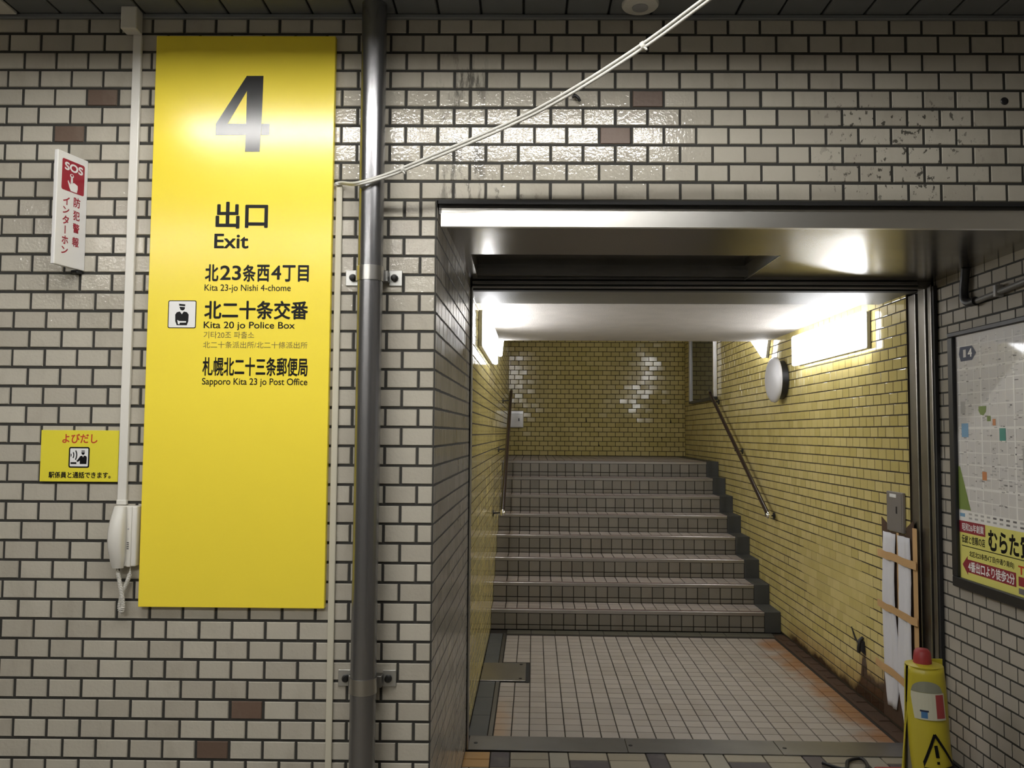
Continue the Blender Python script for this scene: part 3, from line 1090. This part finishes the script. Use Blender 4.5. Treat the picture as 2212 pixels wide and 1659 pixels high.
# ------------------------------------------------------------------ small call sign
CX0, CX1, CZ0, CZ1 = -1.7215, -1.4405, 1.4642, 1.6478
o = empty('call_sign', (CX0, -.004, CZ0))
tag(o, 'small yellow call sign with red heading beside the intercom phone', 'sign')
TC = Matrix.Translation((-CX0, .004, -CZ0))
mb = MB(); mb.box(CX0, CX1, -.012, -.0045, CZ0, CZ1, 'sign_y2', .001, 1); mb.build('panel', o, T=TC)
cy = -.0125
c1, c2, c3 = [(lambda d: (lambda x, z: (x, cy - d, z)))(d) for d in (0, .0003, .0006)]
line(o, TC, 'よびだし', (-1.6443, -1.5174, 1.6015, 1.6354), c1, 'red2', .022)
line(o, TC, '駅係員と通話できます。', (-1.6892, -1.466, 1.4767, 1.4998), c1, 'ink', .024)
mb = MB()
pr = (-1.6191, -1.5441, 1.5138, 1.5882)
poly(mb, rrect(*pr, .007), c1, 'ink')
poly(mb, rrect(pr[0] + .005, pr[1] - .005, pr[2] + .005, pr[3] - .005, .003), c2, 'white')
Np = norm(pr)
def nq(pts):
    return [Np((x - 700) / 350, (y - 515) / 355) for x, y in pts]
poly(mb, nq([(912, 577), (970, 577), (970, 593), (912, 593)]), c3, 'ink')
poly(mb, nq([(908, 604), (972, 604), (966, 635), (944, 652), (920, 640)]), c3, 'ink')
poly(mb, nq([(893, 672), (925, 662), (943, 690), (943, 805), (890, 805), (890, 745), (856, 772), (833, 755), (868, 712)]), c3, 'ink')
poly(mb, nq([(943, 690), (957, 662), (992, 668), (1008, 692), (1003, 805), (943, 805)]), c3, 'ink')
poly(mb, nq([(735, 775), (835, 775), (835, 806), (735, 806)]), c3, 'ink')
for r, wd in ((45, 14), (90, 18), (140, 20)):
    A = [math.radians(a) for a in np.linspace(-32, 32, 9)]
    pts = [(705 + r * math.cos(a), 655 + r * 1.15 * math.sin(a)) for a in A] + [(705 + (r - wd) * math.cos(a), 655 + (r - wd) * 1.15 * math.sin(a)) for a in A[::-1]]
    for i in range(8):
        poly(mb, nq([pts[i], pts[i + 1], pts[16 - i], pts[17 - i]]), c3, 'ink')
mb.build('pictogram', o, T=TC)

# ------------------------------------------------------------------ projecting SOS sign
P0, P1 = Vector((-1.5915, -.005, 0)), Vector((-1.6265, -.142, 0))
e = (P0 - P1); Lw = e.length; e.normalize()
nrm = Vector((-e.y, e.x, 0))
if nrm.x < 0: nrm = -nrm
z0, z1 = 2.226, 2.632
base = Matrix(((e.x, nrm.x, 0, P1.x), (e.y, nrm.y, 0, P1.y), (0, 0, 1, z0), (0, 0, 0, 1)))
o = empty('emergency_sign'); o.matrix_basis = base
tag(o, 'white and red SOS blade sign projecting from the wall', 'sign')
Hh = z1 - z0
mb = MB(); mb.box(0, Lw, -.016, 0, 0, Hh, 'offwhite', .0025, 2); mb.build('panel', o)
mb = MB(); mb.box(Lw - .018, Lw + .003, -.03, -.016, .02, Hh - .02, 'grey_pl'); mb.box(Lw - .03, Lw, -.035, -.005, -.012, .0, 'black', .003, 1); mb.build('bracket', o)
f1, f2 = [(lambda d: (lambda s, t: (s * Lw, d, (1 - t) * Hh)))(d) for d in (.0005, .0009)]
mb = MB()
ST = lambda x0, x1, y0, y1, r=.0: None
pts = rrect(.14, .88, -.335, -.06, .0001)
def rr2(x0, x1, t0, t1, rs, rt_):
    out = []
    for (cx, ct, a0) in ((x1 - rs, t0 + rt_, 0), (x0 + rs, t0 + rt_, 90), (x0 + rs, t1 - rt_, 180), (x1 - rs, t1 - rt_, 270)):
        for i in range(6):
            a = math.radians(a0 + 18 * i)
            out.append((cx + rs * math.cos(a), ct - rt_ * math.sin(a)))
    return out
poly(mb, rr2(.14, .88, .06, .335, .05, .018), f1, 'red')
rp = mb.build('red_panel', o)
mt = lambda mp_: (lambda x, z: mp_(x, -z))
line(o, None, 'SOS', (.22, .82, -.155, -.083), mt(f2), 'white', .035, -1)
mb = MB()
poly(mb, [(.43, .198), (.49, .198), (.50, .262), (.43, .262)], f2, 'white')
poly(mb, [(.46 + .065 * math.cos(a), .192 + .018 * math.sin(a)) for a in np.linspace(0, 2 * math.pi, 14)[:-1]], f2, 'white')
f3_ = lambda s, t: (s * Lw, .0013, (1 - t) * Hh)
poly(mb, [(.46 + .036 * math.cos(a), .188 + .009 * math.sin(a)) for a in np.linspace(0, 2 * math.pi, 12)[:-1]], f3_, 'red')
poly(mb, [(.42, .255), (.55, .247), (.66, .262), (.665, .29), (.64, .327), (.44, .327), (.39, .30), (.33, .250), (.345, .238), (.42, .272)], f2, 'white')
mb.build('pictogram', o)
COLS = [((.55, .77), [('防', .368, .458), ('犯', .486, .572), ('警', .600, .685), ('報', .722, .808)]),
        ((.21, .42), [('イ', .388, .462), ('ン', .478, .538), ('タ', .556, .632), ('ー', .645, .716), ('ホ', .732, .808), ('ン', .828, .892)])]
for (xa, xb), col in COLS:
    mb = MB()
    for ch, a, b in col:
        if ch == 'ー':      # the long mark stands upright in vertical writing
            poly(mb, [(.292, a), (.325, a), (.325, b), (.292, b)], f1, 'red')
        else:
            text(mb, ch, (xa, xb, -b, -a), mt(f1), 'red', .025, -1)
    mb.build('lettering', o)

# ------------------------------------------------------------------ conduits, junction box, phone
mb = MB()
mb.box(-1.4365, -1.4045, -.02, -.0045, 1.387, 3.105, 'white_pl', .003, 2)
o = tag(mb.build('cable_duct'), 'white plastic cable duct running up the wall from the intercom phone', 'cable duct')
mb = MB(); mb.box(-1.4385, -1.4025, -.022, -.0045, 1.384, 1.402, 'white_pl', .003, 2); mb.build('end_piece', o)
mb = MB(); mb.box(-1.458, -1.400, -.075, -.0225, CEIL - .085, CEIL - .0005, 'white_pl', .004, 2)
tag(mb.build('junction_box'), 'pale square junction box in the corner of wall and ceiling', 'junction box')
mb = MB(); mb.box(-.6775, -.6545, -.015, -.0045, .004, 2.545, 'beige_pl', .003, 2)
tag(mb.build('cable_duct'), 'narrow beige cable duct between the yellow exit sign and the pipe', 'cable duct')

o = empty('intercom_phone', (-1.396, -.0045, 1.17))
tag(o, 'white wall intercom phone with handset and coiled cord', 'telephone')
mb = MB()
mb.box(-.042, .043, -.036, 0, 0, .212, 'white_pl', .006, 3)
mb.box(.012, .026, -.040, -.035, .0, .21, 'white_pl', .002, 2)
mb.build('cradle', o, 40)
mb = MB()
n = 18
prof = []
vs, fs = [], []
for i in range(n + 1):
    t = i / n
    z = -.004 + .214 * t
    bow = math.sin(math.pi * t)
    xl = -.038 - .008 * bow
    xr = .006 + .002 * bow - (.004 if t < .06 else 0)
    yf = -.052 - .024 * bow
    yb = -.037
    ring = [(xl, yb), (xl - .001, yf + .012), (xl + .009, yf), (xr - .009, yf), (xr, yf + .009), (xr, yb)]
    vs += [(x, y, z) for x, y in ring]
for i in range(n):
    for k in range(6):
        a, b = i * 6 + k, i * 6 + (k + 1) % 6
        fs.append((a, a + 6, b + 6, b))
fs.append(list(range(5, -1, -1))[::-1]); fs.append(list(range(n * 6, n * 6 + 6))[::-1])
mb.add(vs, fs, 'white_pl')
mb.build('handset', o, 60)
for k in range(4):
    mb = MB(); mb.box(.012, .019, -.0413, -.0395, .062 + k * .007, .0645 + k * .007, 'black'); mb.build('speaker_slot', o)
mb = MB(); mb.box(.013, .018, -.0415, -.0395, .13, .134, 'grey_pl'); mb.build('hook_button', o)
# coiled cord
ctrl = [(-.020, .002), (-.018, -.02), (-.0095, -.06), (-.001, -.10), (.004, -.135), (.002, -.152), (-.006, -.158), (-.013, -.150), (-.013, -.13), (-.004, -.09), (.010, -.055), (.018, -.028), (.020, .002)]
def cr(P, n):
    out = []
    for i in range(len(P) - 1):
        p0, p1, p2, p3 = [Vector(P[max(0, min(len(P) - 1, i + d))]) for d in (-1, 0, 1, 2)]
        for k in range(n):
            t = k / n
            out.append(.5 * ((2 * p1) + (p2 - p0) * t + (2 * p0 - 5 * p1 + 4 * p2 - p3) * t * t + (3 * p1 - p0 - 3 * p2 + p3) * t ** 3))
    out.append(Vector(P[-1]))
    return out
path = cr([(x, -.024 - (.012 if 3 > abs(i - 2.5) else 0), z) for i, (x, z) in enumerate(ctrl)], 60)
pts = []
acc = 0
for i, p in enumerate(path):
    if i: acc += (path[i] - path[i - 1]).length
    t = (path[min(i + 1, len(path) - 1)] - path[max(0, i - 1)]).normalized()
    e1 = t.cross(Vector((0, 1, 0))).normalized(); e2 = t.cross(e1)
    edge = min(i, len(path) - 1 - i) / len(path)
    R = .0058 * min(1, max(0, (edge - .05) / .04))
    a = acc / .0052 * 2 * math.pi
    pts.append(p + R * (math.cos(a) * e1 + math.sin(a) * e2))
mb = MB(); mb.tube(pts, .0021, 'white_pl', 6)
mb.build('coiled_cord', o, 60)

# ------------------------------------------------------------------ downpipe with clamps
mb = MB()
PXC, PYC, PR = -.535, -.085, .0445
mb.tube([(PXC, PYC, 0.001), (PXC, PYC, .6), (PXC, PYC, 1.6), (PXC, PYC, 2.18), (PXC, PYC, CEIL - .001)], PR, 'pipe', 40)
o = tag(mb.build('drain_pipe', None, 60), 'grey metal pipe standing floor to ceiling on the front wall', 'pipe')
for zc, lb in ((2.205, 'upper steel clamp holding the grey pipe to the wall'), (.785, 'lower steel clamp holding the grey pipe to the wall')):
    o = tag(empty('pipe_clamp', (PXC, -.0045, zc)), lb, 'pipe clamp', 'clamps of the grey pipe')
    mb = MB()
    mb.lathe([(PR + .0005, -.026), (PR + .003, -.026), (PR + .003, .026), (PR + .0005, .026)], 'steel', Matrix.Translation((0, PYC + .0045, 0)), 40)
    mb.build('band', o, 40)
    for s in (-1, 1):
        mb = MB()
        xa, xb = sorted((s * .055, s * .102))
        mb.box(xa, xb, -.006, 0, -.028, .028, 'galv', .001, 1)
        xa, xb = sorted((s * .030, s * .058))
        mb.box(xa, xb, -.05, -.006, -.02, .02, 'steel_dark', .002, 1)
        tb = mb.build('wall_plate', o)
        mb = MB()
        mb.lathe([(.001, 0), (.013, 0), (.013, .012), (.008, .02), (.001, .021)], 'bolt', Matrix.Translation((s * .075, -.006, 0)) @ Matrix.Rotation(math.pi / 2, 4, 'X'), 12)
        mb.build('bolt', tb, 40)

# ------------------------------------------------------------------ diagonal cable
o = empty('overhead_cable', (-.675, -.02, 2.546))
tag(o, 'pair of white cables slanting from the pipe up to the ceiling', 'cable')
TCb = Matrix.Translation((.675, .02, -2.546))
ctl = [(-.676, -.022, 2.546), (-.65, -.035, 2.546), (-.575, -.142, 2.512), (-.477, -.15, 2.537), (-.362, -.19, 2.568), (-.045, -.30, 2.665), (.146, -.42, 2.722), (.36, -.55, 2.813), (.514, -.70, 2.874), (.722, -.95, 2.939), (.95, -1.05, 3.06), (1.02, -1.09, 3.165)]
base = cr(ctl, 14)
for s in (-1, 1):
    mb = MB()
    pp = []
    for i, p in enumerate(base):
        f = .35 + .65 * min(1, i / 60)
        pp.append(p + Vector((.0042 * s * f, .001 * s, -.0038 * s * f)))
    mb.tube(pp, .005, 'cable', 10)
    mb.build('strand', o, 60, TCb)
for k in (98, 52):
    mb = MB()
    d = (base[k + 1] - base[k - 1]).normalized()
    mb.tube([base[k] - d * .006, base[k] + d * .006], .0125, 'cable', 14)
    mb.tube([base[k] + Vector((0, -.012, -.012)), base[k] + Vector((.008, -.02, -.022))], .003, 'cable', 6)
    mb.build('cable_tie', o, 40, TCb)

# ------------------------------------------------------------------ conduit on the right wall
mb = MB()
xx = XR - .028
pts = cr([(xx, 1.065, 2.468), (xx, 1.075, 2.42), (xx, 1.085, 2.36), (xx, 1.075, 2.315), (xx, 1.03, 2.295), (xx, .98, 2.294)], 8)
mb.tube(pts, .021, 'black', 14)
o = tag(mb.build('conduit', None, 60), 'black bent conduit above the framed map', 'conduit')
mb = MB()
mb.tube([(xx + .005, .985, 2.294), (xx + .005, .6, 2.318), (xx + .005, -.6, 2.40)], .014, 'conduit_grey', 12)
mb.build('grey_conduit', o, 60)
for y in (.8, .2):
    mb = MB()
    mb.box(xx - .014, XR - .004, y - .012, y + .012, 2.275 + (.8 - y) * .06 + .01, 2.34 + (.8 - y) * .06, 'grey_pl', .003, 1)
    mb.build('saddle', o)

# ------------------------------------------------------------------ framed area map with advert
MY0, MY1, MZ0, MZ1 = -.50, 1.248, .905, 2.17
XF = XR - .0045
o = empty('map_board', (XF, MY1, MZ0))
tag(o, 'black framed street map with a yellow advert strip on the side wall', 'map')
TM = Matrix.Translation((-XF, -MY1, -MZ0))
fr = .05
mb = MB()
mb.box(XF - .03, XF, MY0, MY1, MZ0, MZ0 + fr, 'black', .004, 1)
mb.box(XF - .03, XF, MY0, MY1, MZ1 - fr * .5, MZ1, 'black', .004, 1)
mb.box(XF - .03, XF, MY0, MY0 + fr, MZ0 + fr, MZ1 - fr * .5, 'black', .004, 1)
mb.box(XF - .03, XF, MY1 - fr, MY1, MZ0 + fr, MZ1 - fr * .5, 'black', .004, 1)
mb.build('frame', o, T=TM)
SY0, SY1, SZB, SZT = MY0 + fr, MY1 - fr, 1.285, MZ1 - fr * .5
xm = XF - .012
def lay(d):
    return lambda y, z: (xm - d, y, z)
def qd(mb, y0, y1, z0, z1, d, m):
    a = lay(d)
    mb.add([a(y0, z0), a(y1, z0), a(y1, z1), a(y0, z1)], [(0, 1, 2, 3)], m)
mb = MB()
mb.box(xm, XF - .002, SY0, SY1, MZ0 + fr, SZT, 'mapgrey')
rnd = random.Random(3)
for k in range(26):
    yy = SY1 - .03 - k * .066
    if yy > SY0: qd(mb, yy, yy + (.012 if k % 4 == 3 else .005), SZB, SZT - .02, .0006, 'mapwhite')
for k in range(14):
    zz = SZB + .05 + k * .058
    if zz < SZT - .02: qd(mb, SY0, SY1 - .01, zz, zz + (.012 if k % 5 == 1 else .005), .0007, 'mapwhite')
for k in range(900):
    yy, zz = rnd.uniform(SY0 + .02, SY1 - .04), rnd.uniform(SZB + .02, SZT - .03)
    if yy > 1.0 and zz > 2.0: continue
    if yy > 1.06 and zz < 1.5: continue
    w_, h_ = rnd.uniform(.008, .03), rnd.uniform(.003, .007)
    qd(mb, yy, yy + w_, zz, zz + h_, .0008 + k * 1e-7, rnd.choice(['mapfaint', 'mapfaint', 'mapfaint', 'mapink']) if zz > 1.55 and zz < 1.8 else rnd.choice(['mapfaint'] * 9 + ['mapink']))
for (y0, y1, z0, z1, m) in [(1.095, 1.157, 1.645, 1.712, 'sky'), (.783, .831, 1.63, 1.687, 'teal'), (.944, .982, 1.443, 1.483, 'orange'), (.86, .885, 1.70, 1.73, 'orange'), (.90, .93, 1.72, 1.745, 'green'), (1.12, 1.16, 1.76, 1.82, 'redmute') , (.63, .66, 1.5, 1.6, 'mapfaint'), (.3, .38, 1.6, 1.7, 'green'), (.0, .1, 1.8, 1.9, 'sky')]:
    if m == 'redmute': m = 'mapfaint'
    qd(mb, y0, y1, z0, z1, .001, m)
a = lay(.001)
poly(mb, [(1.00, 1.792), (.934, 1.792), (.938, 1.765), (.96, 1.748), (.985, 1.752), (1.0, 1.77)], a, 'green')
poly(mb, [(SY1, SZB + .005), (1.09, SZB + .005), (1.18, 1.50), (SY1, 1.50)], a, 'green')
poly(mb, [(1.155, 2.09), (1.165, 2.055), (1.15, 2.018), (1.045, 2.018), (1.01, 2.05), (1.045, 2.088)], a, 'navy')
line(o, TM, '4', (-1.083, -1.045, 2.034, 2.076), lambda s, z: lay(.0014)(-s, z), 'white', .02)
qd(mb, 1.10, 1.125, 2.036, 2.074, .0014, 'mapgrey')
# legend strip
qd(mb, SY0, SY1, 1.235, SZB, .0012, 'mapwhite')
rnd = random.Random(5)
yy = SY1 - .09
qd(mb, SY1 - .055, SY1 - .008, 1.255, 1.272, .0016, 'sky')
while yy > SY0:
    for zz in (1.268, 1.248):
        qd(mb, yy - .028, yy, zz, zz + .009, .0016, rnd.choice(['mapink', 'mapfaint', 'mapfaint']))
    yy -= .052
mb.build('map_sheet', o, T=TM)
mb = MB()
qd(mb, SY0, SY1, MZ0 + fr, 1.235, .0014, 'advyellow')
qd(mb, .968, SY1, 1.178, 1.235, .0018, 'advred')
ma = lambda d: (lambda s, z: lay(d)(-s, z))
line(o, TM, '昭和26年創業', (-1.172, -.98, 1.188, 1.226), ma(.0022), 'white', .012)
line(o, TM, '伝統と信頼の店', (-1.178, -.972, 1.128, 1.168), ma(.0018), 'ink', .02)
line(o, TM, 'むらた', (-.944, -.705, 1.122, 1.218), ma(.0018), 'ink', .035)
line(o, TM, '質', (-.695, -.60, 1.122, 1.218), ma(.0018), 'ink', .03)
qd(mb, SY0 + .05, 1.178, 1.112, 1.116, .0018, 'ink')
line(o, TM, '北区北23条西4丁目(中通り南向)', (-1.112, -.745, 1.064, 1.096), ma(.0018), 'ink', .018)
poly(mb, [(1.176, 1.022), (1.128, 1.068), (1.128, .976)], lay(.0018), 'advred')
qd(mb, .732, 1.129, .99, 1.052, .0018, 'advred')
line(o, TM, '4番出口より徒歩2分', (-1.124, -.742, .996, 1.046), ma(.0022), 'white', .024)
line(o, TM, 'TEL', (-.715, -.60, 1.05, 1.088), ma(.0018), 'red2', .03)
qd(mb, .55, .715, 1.0, 1.04, .0018, 'advred')
qd(mb, .55, .715, .965, .99, .0018, 'mapink')
mb.build('advert_strip', o, T=TM)
# ------------------------------------------------------------------ cone with warning sleeve
CXc, CYc = 1.925, 1.04
o = empty('traffic_cone', (CXc, CYc, 0))
tag(o, 'red traffic cone wrapped in a yellow warning sleeve by the steel jamb', 'traffic cone')
mb = MB()
mb.box(-.185, .185, -.185, .185, .004, .03, 'cone_red', .012, 2)
mb.build('base', o, 40)
mb = MB()
mb.lathe([(.092, .031), (.084, .05), (.042, .53), (.040, .60), (.036, .632), (.026, .644), (.001, .645)], 'cone_red', Matrix.Translation((-.02, 0, 0)), 36)
mb.build('cone_body', o, 50)
def sleeve(t, z, off=0):
    """t: angle in degrees, 270 faces the camera; a slightly tapering sleeve"""
    k = z / .57
    rx = .112 * (1 - k) + .079 * k + off
    ry = .118 * (1 - k) + .074 * k + off
    a = math.radians(t)
    return (rx * math.cos(a) - .012 * k, ry * math.sin(a), z)
mb = MB()
nA, nZ = 44, 16
vs, fs = [], []
A0, A1 = 194, 548     # open gap on the side towards the stairs
for j in range(nZ + 1):
    z = .05 + .52 * j / nZ
    for i in range(nA + 1):
        s = i / nA
        open_ = 40 * max(0, 1 - j / (nZ * .72)) ** 1.2
        t = A0 + open_ * .6 + (A1 - A0 - open_ * .6) * s
        fl = .022 * (max(0, 1 - s * 12) + max(0, 1 - (1 - s) * 12)) * (1 - .5 * j / nZ)
        vs.append(sleeve(t, z, fl + .004 * math.sin(9 * s + 5 * j / nZ)))
for j in range(nZ):
    for i in range(nA):
        a = j * (nA + 1) + i
        fs.append((a, a + 1, a + nA + 2, a + nA + 1))
mb.add(vs, fs, 'cone_y')
sl = mb.build('warning_sleeve', o, 60, solid=.003)
mb = MB()
vs, fs = [], []
for j in range(9):
    for i in range(13):
        vs.append(sleeve(140 + 90 * i / 12, .05 + .50 * j / 8, -.006))
for j in range(8):
    for i in range(12):
        a = j * 13 + i
        fs.append((a, a + 1, a + 14, a + 13))
mb.add(vs, fs, 'cone_in')
mb.build('lining', sl, 60)
def patch_on(mb, t0, t1, z0, z1, m, off=.008, n=10):
    vs, fs = [], []
    for i in range(n + 1):
        t = t0 + (t1 - t0) * i / n
        vs += [sleeve(t, z0, off), sleeve(t, z1, off)]
    for i in range(n):
        fs.append((2 * i, 2 * i + 2, 2 * i + 3, 2 * i + 1))
    mb.add(vs, fs, m)
mb = MB()
patch_on(mb, 204, 300, .343, .462, 'label', .0075)
vs, fs = [], []
for i in range(17):
    q = -1 + 2 * i / 16
    vs += [sleeve(250 + 46 * q, .463, .0076), sleeve(250 + 46 * q, .464 + .05 * math.sqrt(max(0, 1 - q * q)), .0076)]
for i in range(16):
    fs.append((2 * i, 2 * i + 2, 2 * i + 3, 2 * i + 1))
mb.add(vs, fs, 'refl')
patch_on(mb, 272, 296, .352, .456, 'redmute', .0085)
patch_on(mb, 233, 249, .35, .378, 'blue', .0085, 4)
patch_on(mb, 230, 252, .378, .386, 'navy', .0085, 4)
mb.build('printed_label', sl)
mb = MB()
def stroke(p, q, w, n=8):
    vs, fs = [], []
    (t0, z0), (t1, z1) = p, q
    dx, dz = (t1 - t0) * .0019, z1 - z0
    L_ = math.hypot(dx, dz)
    ox, oz = -dz / L_ * w / 2, dx / L_ * w / 2
    for i in range(n + 1):
        t, z = t0 + (t1 - t0) * i / n, z0 + (z1 - z0) * i / n
        vs += [sleeve(t + ox / .0019, z + oz, .009), sleeve(t - ox / .0019, z - oz, .009)]
    for i in range(n):
        fs.append((2 * i, 2 * i + 1, 2 * i + 3, 2 * i + 2))
    mb.add(vs, fs, 'ink')
A_, B_, C_ = (262, .283), (231, .128), (312, .136)
stroke(A_, B_, .012); stroke(B_, C_, .012); stroke(C_, A_, .012)
stroke((263, .235), (266, .182), .015, 3)
stroke((266.6, .165), (266.8, .153), .012, 2)
mb.build('warning_mark', sl)
mb = MB()
mb.lathe([(.080, .566), (.083, .572), (.060, .578), (.044, .580)], 'cone_y', Matrix.Translation((-.014, 0, 0)) , 36)
mb.build('sleeve_rim', sl, 40)
# flap hanging open on the stair side
mb = MB()
vs, fs = [], []
for j in range(13):
    t = j / 12
    z = .40 - .37 * t
    w = .005 + .045 * math.sin(math.pi * min(1, t * .62))
    p = Vector(sleeve(196, z, .004)); q = p + Vector((-.75, -.45, 0)) * w
    vs += [tuple(p + Vector((-.004, .02, 0))), tuple(q)]
for j in range(12):
    fs.append((2 * j, 2 * j + 1, 2 * j + 3, 2 * j + 2))
mb.add(vs, fs, 'cone_y')
mb.build('side_flap', sl, 60, solid=.003)
mb = MB()
vs, fs = [], []
for j in range(13):
    t = j / 12
    z = .37 - .33 * t
    a = 6 + 22 * t
    for i in range(4):
        vs.append(sleeve(197 + a * i / 3, z, .0105))
for j in range(12):
    for i in range(3):
        b_ = j * 4 + i
        fs.append((b_, b_ + 4, b_ + 5, b_ + 1))
mb.add(vs, fs, 'cone_in')
mb.build('flap_lining', sl, 60)
# yellow board edge behind the sleeve
mb = MB()
mb.box(.045, .118, .085, .092, .03, .575, 'cone_y', .002, 1)
mb.build('back_flap', sl)

# loose cord beside the cone
mb = MB()
pts = cr([(1.52, 1.30, .012), (1.60, 1.22, .014), (1.66, 1.33, .012), (1.74, 1.36, .012), (1.72, 1.24, .012), (1.64, 1.18, .012), (1.62, 1.05, .012), (1.70, .95, .012)], 10)
mb.tube(pts, .009, 'black', 8)
o = tag(mb.build('loose_cord', None, 60), 'loose black cord lying on the floor beside the yellow cone', 'cord')

# small black remnants on the front wall
mb = MB()
mb.tube([(.185, -.0045, 2.882), (.188, -.02, 2.880), (.200, -.026, 2.868), (.207, -.018, 2.858)], .0055, 'black', 8)
mb.tube([(.178, -.02, 2.872), (.196, -.024, 2.878)], .005, 'black', 8)
tag(mb.build('cable_clip', None, 60), 'small black clip stub on the tiles just under the slanting cables', 'clip')
mb = MB()  # added black disc for the round stain on the tile
mb.lathe([(.001, -.0045), (.016, -.0045), (.014, .001), (.008, .003), (.001, .003)], 'black', Matrix.Translation((1.752, -.0045, 2.868)) @ Matrix.Rotation(math.pi / 2, 4, 'X'), 14)
tag(mb.build('wall_blot', None, 60), 'black round plug in a tile high above the right jamb', 'blot')

bpy.data.objects.remove(_to, do_unlink=True)
